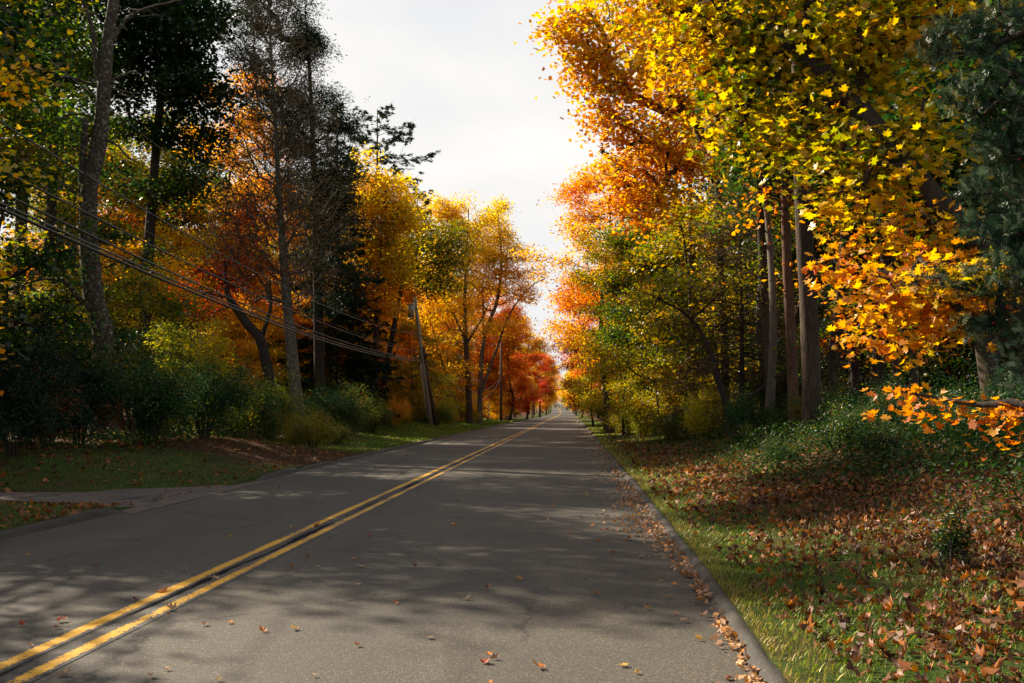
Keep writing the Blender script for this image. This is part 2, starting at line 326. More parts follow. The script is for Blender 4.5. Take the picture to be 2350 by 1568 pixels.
def smooth_path(pts, step=.4):
    """Catmull-Rom through pts resampled"""
    P = np.asarray(pts, float)
    if len(P) < 3:
        n = max(2, int(np.linalg.norm(P[-1] - P[0]) / step)); t = np.linspace(0, 1, n)[:, None]; return P[0] * (1 - t) + P[-1] * t
    Q = np.vstack([2 * P[0] - P[1], P, 2 * P[-1] - P[-2]]); out = []
    for i in range(1, len(Q) - 2):
        n = max(2, int(np.linalg.norm(Q[i + 1] - Q[i]) / step)); t = np.linspace(0, 1, n, endpoint=False)[:, None]
        a, b, c, d = Q[i - 1], Q[i], Q[i + 1], Q[i + 2]
        out.append(.5 * (2 * b + (c - a) * t + (2 * a - 5 * b + 4 * c - d) * t ** 2 + (3 * b - a - 3 * c + d) * t ** 3))
    return np.vstack(out + [P[-1:]])

# leaf templates: outline around a centre -> (verts, faces); size 1 = leaf length
def tmpl(kind):
    if kind == 'maple':
        ang = np.array([-90, -62, -38, -8, 18, 38, 62, 90, 118, 142, 162, 188, 218, 242]) * math.pi / 180
        rad = np.array([.06, .32, .27, .44, .27, .50, .35, .56, .35, .50, .27, .44, .27, .32])
        v = np.stack([rad * np.cos(ang), rad * np.sin(ang), 0 * ang], -1); v = np.vstack([v, [[0, -.04, 0]]])
        k = np.arange(14); f = np.stack([np.full(14, 14), k, (k + 1) % 14], -1)
        return v, f
    if kind == 'star':
        ang = np.array([-90, -20, 20, 52, 90, 128, 160, 200]) * math.pi / 180
        rad = np.array([.25, .45, .30, .50, .33, .50, .30, .45]); rad[4] = .52; ang = ang
        v = np.stack([rad * np.cos(ang), rad * np.sin(ang), 0 * ang], -1); v[1::2, 2] = -.07
        return v, np.array([[0, 1, 2, 3], [0, 3, 4, 5], [0, 5, 6, 7]])
    if kind == 'oval':
        v = np.array([[0, -.5, 0], [.2, -.12, .05], [.17, .2, .04], [0, .5, -.04], [-.17, .2, .04], [-.2, -.12, .05]], float)
        return v, np.array([[0, 1, 2, 3], [0, 3, 4, 5]])
    if kind == 'long':
        v = np.array([[0, -.5, 0], [.11, -.1, .03], [.1, .22, .02], [0, .5, -.12], [-.1, .22, .02], [-.11, -.1, .03]], float)
        return v, np.array([[0, 1, 2, 3], [0, 3, 4, 5]])
    if kind == 'quad':
        return np.array([[0, -.5, 0], [.33, .02, .04], [0, .5, -.04], [-.33, .02, .04]], float), np.array([[0, 1, 2, 3]])
    if kind == 'spray':
        return np.array([[0, -.5, 0], [.13, .0, .0], [0, .5, -.05], [-.13, 0, 0]], float), np.array([[0, 1, 2, 3]])
    if kind == 'needle':
        return np.array([[-.05, -.5, 0], [.05, -.5, 0], [.07, .2, 0], [0, .5, 0], [-.07, .2, 0]], float)[:, [0, 1, 2]], np.array([[0, 1, 2, 3, 4]])
    if kind == 'blade':
        return np.array([[-.035, 0, 0], [.035, 0, 0], [.025, .55, .06], [0, 1, .22], [-.025, .55, .06]], float), np.array([[0, 1, 2, 3, 4]])

def scatter(mb, C, kind, size, rng, normal=None, tilt=.6, axis=None, tone=None, curl=0):
    """leaves at C; normal mean direction, tilt randomness; axis = preferred pointing direction of the leaf tip"""
    n = len(C)
    if n == 0: return
    tv, tf = tmpl(kind)
    if normal is None: normal = np.array((0, 0, 1.0))
    Nn = nrm(np.broadcast_to(normal, (n, 3)) + tilt * rng.standard_normal((n, 3)))
    A = rng.standard_normal((n, 3)) if axis is None else np.broadcast_to(axis, (n, 3)) + .45 * rng.standard_normal((n, 3))
    B = nrm(A - (A * Nn).sum(-1, keepdims=True) * Nn)
    X = np.cross(B, Nn)
    S = np.broadcast_to(np.asarray(size, float), (n,)) * rng.uniform(.7, 1.25, n)
    V = np.broadcast_to(tv, (n,) + tv.shape).copy()
    if curl:
        c = rng.uniform(-.4, 1.3, n) * curl; c2 = rng.uniform(-.2, 1.2, n) * curl
        V[..., 2] += c[:, None] * V[..., 0] ** 2 * 2.6 + c2[:, None] * V[..., 1] ** 2 * 2.0 + .05 * rng.standard_normal((n, tv.shape[0])) * curl
        V[..., 0] *= (1 - .35 * np.abs(c))[:, None]
    W = C[:, None] + S[:, None, None] * (V[..., 0:1] * X[:, None] + V[..., 1:2] * B[:, None] + V[..., 2:3] * Nn[:, None])
    F = (np.arange(n) * len(tv))[:, None, None] + tf[None]
    t = rng.uniform(0, 1, n) if tone is None else tone
    mb.add(W.reshape(-1, 3), F.reshape(-1, tf.shape[1]), np.repeat(t, len(tf)))

# ------------------------------------------------------------------ tree growth
def grow(path, prad, tips, rng, attach_from=.35, step=.45, wob=.10, up=.9, rtip=.008, power=.5):
    """skeleton: trunk path, then every tip is joined to the best node already there"""
    path = np.asarray(path, float); npz = len(path)
    cap = npz + len(tips) * 30 + 50
    P = np.zeros((cap, 3)); par = np.full(cap, -1, int); P[:npz] = path; par[1:npz] = np.arange(npz - 1)
    ok = np.zeros(cap, bool); ok[int(npz * attach_from):npz] = True
    n = npz
    axis_d = np.array([np.min(np.linalg.norm(path - t, axis=1)) for t in tips])
    order = np.argsort(axis_d + rng.uniform(0, .4, len(tips)))
    ends = []
    for k in order:
        t = tips[k]; d = t - P[:n]; dist = np.linalg.norm(d, axis=1); hd = np.hypot(d[:, 0], d[:, 1])
        cost = dist + up * np.maximum(0, .35 * hd - d[:, 2]) + np.where(ok[:n], 0, 1e6)
        j = int(np.argmin(cost)); D = dist[j]
        m = max(1, min(26, int(math.ceil(D / step))))
        s = np.linspace(0, 1, m + 1)[1:, None]
        seg = P[j] + (t - P[j]) * s
        bow = rng.standard_normal(3) * wob * D; bow[2] = -abs(bow[2]) * .6
        seg = seg + bow * (np.sin(s * math.pi))
        if n + m >= cap: break
        P[n:n + m] = seg; par[n] = j; par[n + 1:n + m] = np.arange(n, n + m - 1); ok[n:n + m] = True
        ends.append(n + m - 1); n += m
    P = P[:n]; par = par[:n]
    cnt = np.zeros(n)
    for e in ends: cnt[e] += 1
    # children always have a larger index than parents
    for i in range(n - 1, 0, -1): cnt[par[i]] += cnt[i]
    rad = rtip * np.maximum(cnt, 1) ** power
    rad[:npz] = np.maximum(rad[:npz] * .5, np.interp(np.linspace(0, 1, npz), np.linspace(0, 1, len(prad)), prad))
    return P, par, rad, ends, npz

def branch_mesh(mb, P, par, rad, ends, npz, rng, minr=0, tsides=12):
    flare = rad[:npz].copy(); h = P[:npz, 2] - P[0, 2]; flare *= 1 + .55 * np.exp(-np.maximum(h, 0) / .35)
    tube(mb, P[:npz], flare, tsides, rough=.05, rng=rng)
    seen = np.zeros(len(P), bool); seen[:npz] = True
    for e in sorted(ends, key=lambda q: -rad[q]):
        pass
    for e in ends:
        ch = [e]; i = e
        while not seen[i]:
            seen[i] = True; i = par[i]; ch.append(i)
        if len(ch) < 2: continue
        ch = ch[::-1]; rr = rad[ch].copy(); rr[0] = min(rr[0], rr[1] * 1.25)
        if rr.max() < minr: continue
        tube(mb, P[ch], rr, 7 if rr.max() > .05 else (4 if rr.max() > .02 else 3))

def blob_tips(blobs, n, rng, shell=.35):
    """blobs: (centre3, radii3, weight, tone)"""
    wts = np.array([b[2] for b in blobs], float); wts /= wts.sum()
    k = rng.choice(len(blobs), n, p=wts)
    C = np.array([b[0] for b in blobs], float)[k]; Rr = np.array([b[1] for b in blobs], float)[k]
    d = nrm(rng.standard_normal((n, 3))); r = (shell + (1 - shell) * rng.uniform(0, 1, n) ** .5)[:, None]
    return C + d * r * Rr, np.array([b[3] for b in blobs], float)[k]

def foliage(mb, tips, tones, per, kind, size, rng, spread=.5, flat=.5, droop=.2, tilt=.6, tvar=.22, curl=0, normal=(0, 0, 1)):
    k = np.maximum(1, rng.poisson(per * rng.uniform(.3, 1.7, len(tips)))); idx = np.repeat(np.arange(len(tips)), k)
    off = rng.standard_normal((len(idx), 3)) * np.array((spread, spread, spread * flat))
    rr = np.hypot(off[:, 0], off[:, 1]); off[:, 2] -= droop * rr
    tn = tones[idx] + tvar * rng.standard_normal(len(idx)) + .12 * rng.standard_normal(len(tips))[idx]
    ax = off * np.array((1, 1, .4)) + np.array((0, 0, -.35 * spread))
    scatter(mb, tips[idx] + off, kind, size, rng, normal=np.array(normal), tilt=tilt, axis=nrm(ax), tone=tn, curl=curl)

def explode(bl, rng, k=7, f=(.32, .5)):
    out = []
    for c, r, w_, t in bl:
        out.append((c, r * .62, w_ * .35, t))
        for i in range(k):
            d = nrm(rng.standard_normal(3)); q = rng.uniform(*f)
            out.append((c + d * r * rng.uniform(.6, .98), r * q * np.array((1, 1, .8)), w_ * q * q * 1.1, t + rng.normal(0, .09)))
    return out

def envelope_blobs(h0, h1, r, nb, rng, shape=.55, br=(.22, .36)):
    """uneven clumps inside a crown envelope"""
    out = []
    for i in range(nb):
        z = h0 + (h1 - h0) * ((i + rng.uniform(0, 1)) / nb); t = (z - h0) / (h1 - h0)
        env = r * (math.sin(math.pi * min(1, max(0, t * .86 + .10))) ** shape)
        a = i * 2.4 + rng.uniform(-.5, .5); q = rng.uniform(.35, .88) * env
        s = r * rng.uniform(*br)
        out.append((np.array((q * math.cos(a), q * math.sin(a), z)), np.array((s * 1.15, s * 1.15, s * .75)), s ** 2, rng.uniform(.15, .85)))
    return out

def broad(seed, h, h0, r, ntips, per, size, kind='star', trunk_r=.25, nb=16, lean=(0, 0), spread=.5, extra=None, shape=.55, flat=.5, attach=.3, fork=True, wob=.1, stray=0):
    rng = np.random.default_rng(seed)
    top = np.array((lean[0], lean[1], h * .93))
    pts = [np.zeros(3)]
    for t in (.2, .42, .64, .84, 1): pts.append(top * t + np.append(rng.standard_normal(2) * h * .012 * (1 + t), 0))
    path = smooth_path(pts, .5); pr = np.interp(np.linspace(0, 1, 8), [0, .15, .6, 1], [trunk_r, trunk_r * .82, trunk_r * .45, .03])
    bl = envelope_blobs(h0, h, r, nb, rng, shape)
    for b in bl: b[0][:2] += top[:2] * b[0][2] / h
    bl = explode(bl, rng, 5, (.3, .5))
    tips, tones = blob_tips(bl, ntips, rng, shell=.1)
    if stray:
        s = np.stack([rng.normal(0, r * .35, stray), rng.normal(0, r * .35, stray), rng.uniform(h * .12, h0 + 1, stray)], -1); tips = np.vstack([tips, s]); tones = np.append(tones, rng.uniform(.2, .8, stray))
    P, par, rad, ends, npz = grow(path, pr, tips, rng, attach_from=attach, wob=wob)
    tb = MB(); branch_mesh(tb, P, par, rad, ends, npz, rng)
    cb = MB(); foliage(cb, tips, tones, per, kind, size, rng, spread=spread, flat=flat)
    return tb.mesh('trunk', BARK), cb.mesh('crown', FOLIAGE, tone=True)

def conifer(seed, h, h0, r, size=.2, whorl=.5, nb=5, needles=9, path=None, trunk_r=.3, droop=.25, prof=None, upturn=.0, side=None, fine=True, bare=0., spacing=.3):
    rng = np.random.default_rng(seed)
    if path is None: path = [np.zeros(3), np.array((.1, .05, h * .5)), np.array((.0, .1, h))]
    path = smooth_path(path, .5); h = path[-1, 2]
    tb = MB(); cb = MB()
    rr = trunk_r * (1 - .93 * (path[:, 2] / h)); tube(tb, path, rr * (1 + .5 * np.exp(-path[:, 2] / .4)), 12, rough=.05, rng=rng)
    z = h0; C = []; A = []; T = []
    while z < h - .2:
        t = (z - h0) / (h - h0); Lb = r * (prof(t) if prof else (1 - t) ** .8)
        a0 = rng.uniform(0, 6.3)
        for k in range(nb):
            a = a0 + k * 2 * math.pi / nb + rng.normal(0, .25); l_ = Lb * rng.uniform(.55, 1.12) + .15
            if side is not None: l_ *= side(a, t)
            if l_ < .15: continue
            zj = z + rng.uniform(-.5, .5) * whorl; c0 = np.array([np.interp(zj, path[:, 2], path[:, i]) for i in range(3)])
            m = max(3, int(l_ / .35)); s = np.linspace(0, 1, m)
            el = rng.normal(.08, .2) + .35 * t
            zz = l_ * (math.sin(el) * s - droop * s ** 1.6 + upturn * s ** 3)
            ab = a + rng.normal(0, .15) * s
            pp = c0 + np.stack([np.cos(ab) * l_ * s * math.cos(el), np.sin(ab) * l_ * s * math.cos(el), zz], -1)
            wb = np.cumsum(rng.standard_normal((m, 3)) * .035 * math.sqrt(l_), axis=0) * s[:, None]; pp = pp + wb
            tube(tb, pp, np.linspace(.008 + .005 * l_, .003, m), 4 if l_ > 1.5 else 3)
            ns = max(3, int(l_ / spacing)); isb = rng.uniform() < bare
            for q in range(ns):
                u = rng.uniform(.22 if l_ > 1 else .05, 1.0); b = np.array([np.interp(u, s, pp[:, i]) for i in range(3)])
                sg = 1 if q % 2 else -1; sa = a + sg * rng.uniform(.5, 1.1); sl_ = (.25 + .38 * l_ * (1 - u)) * rng.uniform(.6, 1.2)
                d = np.array((math.cos(sa), math.sin(sa), rng.normal(-.18, .15) + upturn * .5)) * sl_
                e = b + d
                if fine: tube(tb, [b, b + d * .5 + np.array((0, 0, .03 * sl_)), e], [.007, .005, .003], 3)
                nn = int(needles * (.5 + sl_) * (.18 if isb else 1) + rng.uniform(0, 1))
                if nn:
                    uu = rng.uniform(.1, 1.05, nn)[:, None]; C.append(b + d * uu + rng.standard_normal((nn, 3)) * .05)
                    A.append(np.broadcast_to(nrm(d), (nn, 3)) + rng.standard_normal((nn, 3)) * .5); T.append(np.full(nn, rng.uniform(.1, .75)) + rng.normal(0, .15, nn))
        z += whorl * rng.uniform(.7, 1.3)
    C = np.vstack(C); A = np.vstack(A); T = np.concatenate(T)
    scatter(cb, C, 'spray', size, rng, axis=A, tilt=.5, tone=T)
    return tb.mesh('trunk', BARK_DARK), cb.mesh('crown', FOLIAGE, tone=True)

def put(name, label, cat, proto, loc, rz=0, s=1, leaf=None, bark=None, group=None):
    root = thing(name, label, cat, loc, rz, group, s)
    link('trunk', proto[0], root, bark)
    if proto[1] is not None: link('crown', proto[1], root, LEAF[leaf] if leaf else None)
    return root

# ------------------------------------------------------------------ terrain
XC = -3.2; RX0, RX1 = -6.55, 1.15
def sstep(a, b, x):
    t = np.clip((x - a) / (b - a), 0, 1); return t * t * (3 - 2 * t)
def edge_in(y): return -.2 * np.exp(-np.maximum(np.asarray(y, float) - 4, 0) / 4.5)
def roadz(y): y = np.asarray(y, float); return 7.0 * sstep(260, 1000, y) * 1.0
def bend(y): y = np.asarray(y, float); return -9.0 * sstep(250, 900, y)
def fnoise(x, y): return .5 * np.sin(x * .9 + 1.3 * np.sin(y * .37)) + .3 * np.sin(y * 1.1 + x * .6 + 2) + .2 * np.sin(x * 2.3 - y * 1.7)
def gz(x, y):
    x = np.asarray(x, float); y = np.asarray(y, float); xx = x - bend(y)
    tr = xx - (RX1 + .12) - edge_in(y); tl = (RX0 - .12) - xx
    hr = np.where(tr > 0, .06 + .80 * sstep(.3, 6.5, tr) + .05 * fnoise(x, y) * sstep(.3, 2, tr) + .5 * sstep(8, 40, tr), -.06)
    drv = 1 - np.exp(-((y - 17.2) / 2.6) ** 4)
    hl = np.where(tl > 0, .03 - .055 * (1 - drv) + drv * (.04 + .40 * sstep(.3, 6, tl) + .06 * fnoise(x, y) * sstep(.3, 2, tl) + .42 * np.exp(-((x + 9.6) / 2.0) ** 2 - ((y - 27) / 4.5) ** 2) + .5 * sstep(8, 40, tl)), -.06)
    return roadz(y) + np.where(tr > 0, hr, np.where(tl > 0, hl, -.06))
def axis_samples(segs):
    out = []
    for a, b, st in segs: out.append(np.arange(a, b, st))
    return np.concatenate(out + [[segs[-1][1]]])
gx = axis_samples([(-420, -60, 20), (-60, -20, 2), (-20, -8, .4), (-8, RX0 - .13, .12), (RX0 - .13, RX0 - .11, .01), (RX0 - .11, RX1 + .11, .6), (RX1 + .11, RX1 + .13, .01), (RX1 + .13, 3, .12), (3, 14, .35), (14, 60, 2), (60, 420, 20)])
gy = axis_samples([(-80, 0, 4), (0, 40, .3), (40, 120, 1.5), (120, 500, 10), (500, 1600, 50)])
GX, GY = np.meshgrid(gx, gy)
GXB = GX + bend(GY) + edge_in(GY) * np.exp(-np.abs(GX - (RX1 + .12)) / 2.5)
GZ = gz(GXB, GY)
nx, ny = len(gx), len(gy)
mb = MB(); ii = (np.arange(ny - 1)[:, None] * nx + np.arange(nx - 1)[None]).ravel()
mb.add(np.stack([GXB, GY, GZ], -1).reshape(-1, 3), np.stack([ii, ii + 1, ii + nx + 1, ii + nx], -1))
me = mb.mesh('ground', GROUND)
tl_ = (RX0 - GX); tr_ = GX - RX1
gras = np.where(tl_ > 0, 1 - sstep(1.5, 4.5, tl_), np.where(tr_ > 0, 1 - sstep(1.2, 3.5, tr_), 0)) * .62 + .0
gras = np.where((tl_ > 0) & (GY > 18) & (GY < 24.5), .6, gras); gras = gras * np.where((tl_ > 0) & (GY > 24.5) & (GY < 32), .35, 1)
a = me.attributes.new('grassy', 'FLOAT', 'POINT'); a.data.foreach_set('value', gras.ravel().astype(np.float32))
tag(link('ground', me), 'leaf strewn ground under the trees on both sides of the road', None, None, 'structure')

# road
def strip(name, x0f, x1f, ys, dz, mat, label, kind='structure', attr=False, xn=2):
    mb = MB(); ys = np.asarray(ys, float); u = np.linspace(0, 1, xn)
    x0 = x0f(ys) if callable(x0f) else np.full(len(ys), x0f); x1 = x1f(ys) if callable(x1f) else np.full(len(ys), x1f)
    X = x0[:, None] * (1 - u) + x1[:, None] * u + bend(ys)[:, None]; Y = np.broadcast_to(ys[:, None], X.shape); Z = np.broadcast_to((roadz(ys) + dz)[:, None], X.shape)
    i = (np.arange(len(ys) - 1)[:, None] * xn + np.arange(xn - 1)[None]).ravel()
    mb.add(np.stack([X, Y, Z], -1).reshape(-1, 3), np.stack([i, i + 1, i + xn + 1, i + xn], -1))
    me = mb.mesh(name, mat)
    if attr:
        a = me.attributes.new('edge', 'FLOAT', 'POINT'); a.data.foreach_set('value', np.broadcast_to(np.abs(u * 2 - 1) ** 3, X.shape).ravel().astype(np.float32))
    return tag(link(name, me), label, None, None, kind)
ys = axis_samples([(-30, 60, .5), (60, 1500, 10)])
rg = np.random.default_rng(4)
strip('road', RX0 - .1, lambda q: RX1 + .1 + edge_in(q), ys, 0, ASPHALT, 'grey asphalt road running away between the trees')
strip('centre_line', -3.42, -3.245, ys, .004, LINE_A, 'yellow painted line of the double centre line', attr=True, xn=5)
strip('centre_line', -3.145, -2.97, ys, .004, LINE_B, 'chipped yellow painted line of the double centre line', attr=True, xn=5)
# dark tar seam between the lines
ty = np.arange(-5, 60, .12); k1 = np.cumsum(rg.normal(0, .006, len(ty))); k1 -= np.linspace(k1[0], k1[-1], len(ty)); k1 = np.clip(k1, -.03, .03)
tw = np.clip(.014 + .014 * np.sin(ty * 1.7) + .012 * np.sin(ty * .61 + 1) + rg.uniform(-.008, .012, len(ty)), .003, .05)
mb = MB(); X = np.stack([-3.19 + k1 - tw, -3.19 + k1 + tw], -1)
mb.add(np.stack([X, np.broadcast_to(ty[:, None], X.shape), np.full(X.shape, .006)], -1).reshape(-1, 3), np.stack([2 * np.arange(len(ty) - 1), 2 * np.arange(len(ty) - 1) + 1, 2 * np.arange(len(ty) - 1) + 3, 2 * np.arange(len(ty) - 1) + 2], -1))
tag(link('road_seam', mb.mesh('road_seam', TAR)), 'black tar seam between the two yellow lines', None, None, 'structure')
# pale crack filler in the far lane
def ground_at(px, py, z=0.0):
    d = CM @ Vector((px - 1174.5, 784 - py, -F_PX)); t = (z - CAM_Z) / d.z
    return np.array((d.x * t, d.y * t, z))
cpts = smooth_path([ground_at(*q) for q in ((625, 1197), (655, 1193), (672, 1176), (690, 1163), (712, 1160), (738, 1151))], .1)
mb = MB(); n = len(cpts); wv = rg.uniform(.008, .018, n); X = np.stack([cpts + np.stack([0 * wv, wv, 0 * wv + .004], -1), cpts + np.stack([0 * wv, -wv, 0 * wv + .004], -1)], 1)
mb.add(X.reshape(-1, 3), np.stack([2 * np.arange(n - 1), 2 * np.arange(n - 1) + 1, 2 * np.arange(n - 1) + 3, 2 * np.arange(n - 1) + 2], -1))
tag(link('crack_filler', mb.mesh('crack_filler', SEAL)), 'pale filled crack in the far lane', None, None, 'structure')
# driveway apron
gp = lambda *q: ground_at(q[0], q[1], .03)
dp_far = smooth_path([(-6.3, 21.6, 0), gp(560, 1106), gp(430, 1117), gp(250, 1123), gp(0, 1129), gp(0, 1129) + np.array((-30, -.6, 0))], .3)
dp_near = smooth_path([(-6.3, 14.0, 0), (-6.75, 14.55, 0), gp(270, 1168), gp(200, 1158), gp(0, 1151), gp(0, 1151) + np.array((-30, -.6, 0))], .3)
m_ = 60; s_ = np.linspace(0, 1, m_) ** 1.8
fa = np.stack([np.interp(s_, np.linspace(0, 1, len(dp_far)) , dp_far[:, i]) for i in range(3)], -1); ne = np.stack([np.interp(s_, np.linspace(0, 1, len(dp_near)), dp_near[:, i]) for i in range(3)], -1)
V = []; kx = 7
for i in range(m_):
    for j in range(kx):
        p = fa[i] * (1 - j / (kx - 1)) + ne[i] * (j / (kx - 1)); edge = abs(j / (kx - 1) * 2 - 1) ** 2
        dd = float(sstep(0, .9, (RX0 - .05) - p[0])); V.append((p[0], p[1], .007 + dd * (max(0, float(gz(p[0], p[1]))) + .028 - .008 * edge)))
ii = (np.arange(m_ - 1)[:, None] * kx + np.arange(kx - 1)[None]).ravel()
mb = MB(); mb.add(V, np.stack([ii, ii + 1, ii + kx + 1, ii + kx], -1))
tag(link('driveway', mb.mesh('driveway', DRIVE)), 'dusty driveway apron opening onto the road', None, None, 'structure')

# asphalt curbs (rounded berm)
def curb(name, x, side, y0, y1, label, h=.10, wob=.03):
    ys = np.arange(y0, y1, .18 if y1 - y0 < 60 else .35); prof = np.array([(0, 0), (.025, .03), (.055, .062), (.09, .08), (.13, .075), (.165, .045), (.2, -.03)])
    r = np.random.default_rng(int(abs(y0) * 7 + 3)); n = len(ys)
    wx = np.convolve(r.normal(0, wob, n + 8), np.ones(9) / 9, 'same')[:n] * 1.6; wh = 1 + np.convolve(r.normal(0, .5, n + 4), np.ones(5) / 5, 'same')[:n] * .45
    ends_ = np.clip(np.minimum(ys - y0, y1 - ys) / .8, 0, 1); wh = wh * ends_ * h / .1; wh[r.choice(n, max(1, n // 22), replace=False)] *= .35
    X = x + wx[:, None] + (edge_in(ys)[:, None] if side > 0 else 0) + side * prof[None, :, 0] + bend(ys)[:, None] + r.normal(0, .007, (n, 7)); Z = roadz(ys)[:, None] + prof[None, :, 1] * wh[:, None] - .004 + r.normal(0, .003, (n, 7))
    Y = np.broadcast_to(ys[:, None], X.shape); i = (np.arange(n - 1)[:, None] * 7 + np.arange(6)[None]).ravel()
    f = np.stack([i, i + 1, i + 8, i + 7], -1)
    if side < 0: f = f[:, ::-1]
    mb = MB(); mb.add(np.stack([X, Y, Z], -1).reshape(-1, 3), f)
    return tag(link(name, mb.mesh(name, CURB)), label, None, None, 'structure')
curb('curb', RX1 - .02, 1, 1.5, 120, 'worn asphalt curb along the leaf covered verge', h=.085)
curb('curb', RX0 + .02, -1, 2, 14.6, 'asphalt curb at the grass corner before the driveway', h=.12)
curb('curb', RX0 + .02, -1, 20.6, 110, 'asphalt curb beyond the driveway', h=.12)

# ------------------------------------------------------------------ tree kinds
PR = {}
PR['maple_a'] = broad(11, 17, 4.5, 5.6, 480, 82, .165, nb=22, trunk_r=.27)
PR['maple_b'] = broad(12, 19, 5, 4.8, 480, 82, .165, nb=24, trunk_r=.25, lean=(.8, .3))
PR['maple_c'] = broad(13, 15, 2.8, 5.2, 480, 82, .165, nb=22, trunk_r=.24, lean=(-.5, .4))
PR['tall_a'] = broad(14, 21, 9, 3.9, 330, 75, .16, nb=18, trunk_r=.2, stray=25, lean=(.6, -.5), attach=.2)
PR['tall_b'] = broad(15, 20, 10, 3.6, 300, 70, .16, nb=16, trunk_r=.17, stray=20, lean=(-.9, .2), attach=.2)
PR['tall_c'] = broad(16, 19, 8, 3.4, 300, 70, .155, nb=15, trunk_r=.15, stray=40, lean=(.4, .8), attach=.15)
PR['under_a'] = broad(17, 7, .8, 3.0, 260, 42, .13, nb=16, trunk_r=.09, attach=.08, spread=.42, flat=.35)
PR['under_b'] = broad(18, 5.5, .6, 2.6, 240, 42, .12, nb=14, trunk_r=.07, attach=.08, spread=.4, flat=.35, lean=(.5, .2))
PR['under_c'] = broad(19, 9, 1.5, 3.0, 260, 42, .14, nb=16, trunk_r=.1, attach=.1, spread=.45, flat=.35, lean=(-.6, .5))
PR['spruce'] = conifer(21, 19, 1.5, 3.9, size=.24, whorl=.42, nb=6, needles=20, droop=.34, upturn=.1, spacing=.24)
PR['hemlock'] = conifer(22, 15, 1.2, 3.8, size=.19, whorl=.42, needles=17, droop=.22, nb=6, spacing=.24, prof=lambda t: (1 - t) ** .6)
PR['pine'] = conifer(23, 21, 9, 4.4, size=.3, whorl=.9, needles=26, droop=.0, upturn=.18, nb=5, prof=lambda t: .55 + .5 * math.sin(min(1, t * 1.1) * math.pi) * (1 - .3 * t) if t < .9 else .35)

def shrub(seed, h, r, ntips, per, size, kind='oval', stems=9, spread=.16, tilt=.9):
    rng = np.random.default_rng(seed)
    bl = []
    for i in range(14):
        a = rng.uniform(0, 6.3); q = r * rng.uniform(.1, .72); z = h * rng.uniform(.3, .85); z *= 1 - .25 * (q / r) ** 2
        bl.append((np.array((q * math.cos(a), q * math.sin(a), z)), np.array((r * .34, r * .34, h * .24)), 1, rng.uniform(.1, .7)))
    bl = explode(bl, rng, 4, (.3, .5)); tips, tones = blob_tips(bl, ntips, rng)
    q_ = rng.uniform(0, 1, ntips) < .2; tips[q_] *= rng.uniform(1.1, 1.55, (q_.sum(), 1)); tips[:, 2] = np.maximum(tips[:, 2], .12)
    tb = MB(); cb = MB()
    grp = np.argmin([[np.hypot(*(t[:2] - r * .6 * np.array((math.cos(k * 6.28 / stems), math.sin(k * 6.28 / stems))))) for k in range(stems)] for t in tips], axis=1)
    for k in range(stems):
        tt = tips[grp == k]
        if len(tt) < 2: continue
        a = k * 6.28 / stems; b = np.array((.12 * math.cos(a), .12 * math.sin(a), 0)); c = tt.mean(0) * np.array((.7, .7, .8))
        path = smooth_path([b, b * 2 + np.array((0, 0, h * .25)), c], .15)
        P, par, rad, ends, npz = grow(path, [.022, .012], tt, rng, attach_from=.2, step=.2, rtip=.003)
        branch_mesh(tb, P, par, rad, ends, npz, rng, tsides=5)
    foliage(cb, tips, tones, per, kind, size, rng, spread=spread, flat=.8, droop=.1, tilt=tilt)
    return tb.mesh('stems', BARK_DARK), cb.mesh('foliage', FOLIAGE, tone=True)
PR['bush_a'] = shrub(31, 2.1, 1.7, 420, 34, .07)
PR['bush_b'] = shrub(32, 1.5, 1.4, 330, 34, .065)
PR['rhodo'] = shrub(33, 3.0, 2.2, 420, 34, .13, kind='long', spread=.17, tilt=.7)
PR['tall_weed'] = shrub(35, 1.0, .42, 70, 14, .11, kind='long', stems=7, spread=.07)
PR['weed'] = shrub(34, .9, .8, 160, 26, .06, stems=6, spread=.12)
def put_shrub(name, label, proto, x, y, rz=0, s=1, leaf=None, group=None):
    root = thing(name, label, 'shrub', (x, y, float(gz(x, y)) - .04), rz, group, s)
    link('stems', PR[proto][0], root); link('foliage', PR[proto][1], root, LEAF[leaf] if leaf else None)
    return root

def tree(name, label, proto, px, Y, rz, leaf, s=1, bark=None, group=None, top=None, cat='tree'):
    """px = photo column of the trunk foot; top = photo row of the tree top"""
    p = at(px, 938, Y); x = p[0]; z = float(gz(x, Y)) - .12
    if top is not None:
        s = (at(px, top, Y)[2] - z) / TOPS[proto]
    return put(name, label, cat, PR[proto], (x, Y, z), rz, s, leaf, bark, group)
TOPS = {k: max(v.co.z for v in PR[k][1].vertices) for k in ('maple_a', 'maple_b', 'maple_c', 'tall_a', 'tall_b', 'tall_c', 'under_a', 'under_b', 'under_c', 'spruce', 'hemlock', 'pine')}

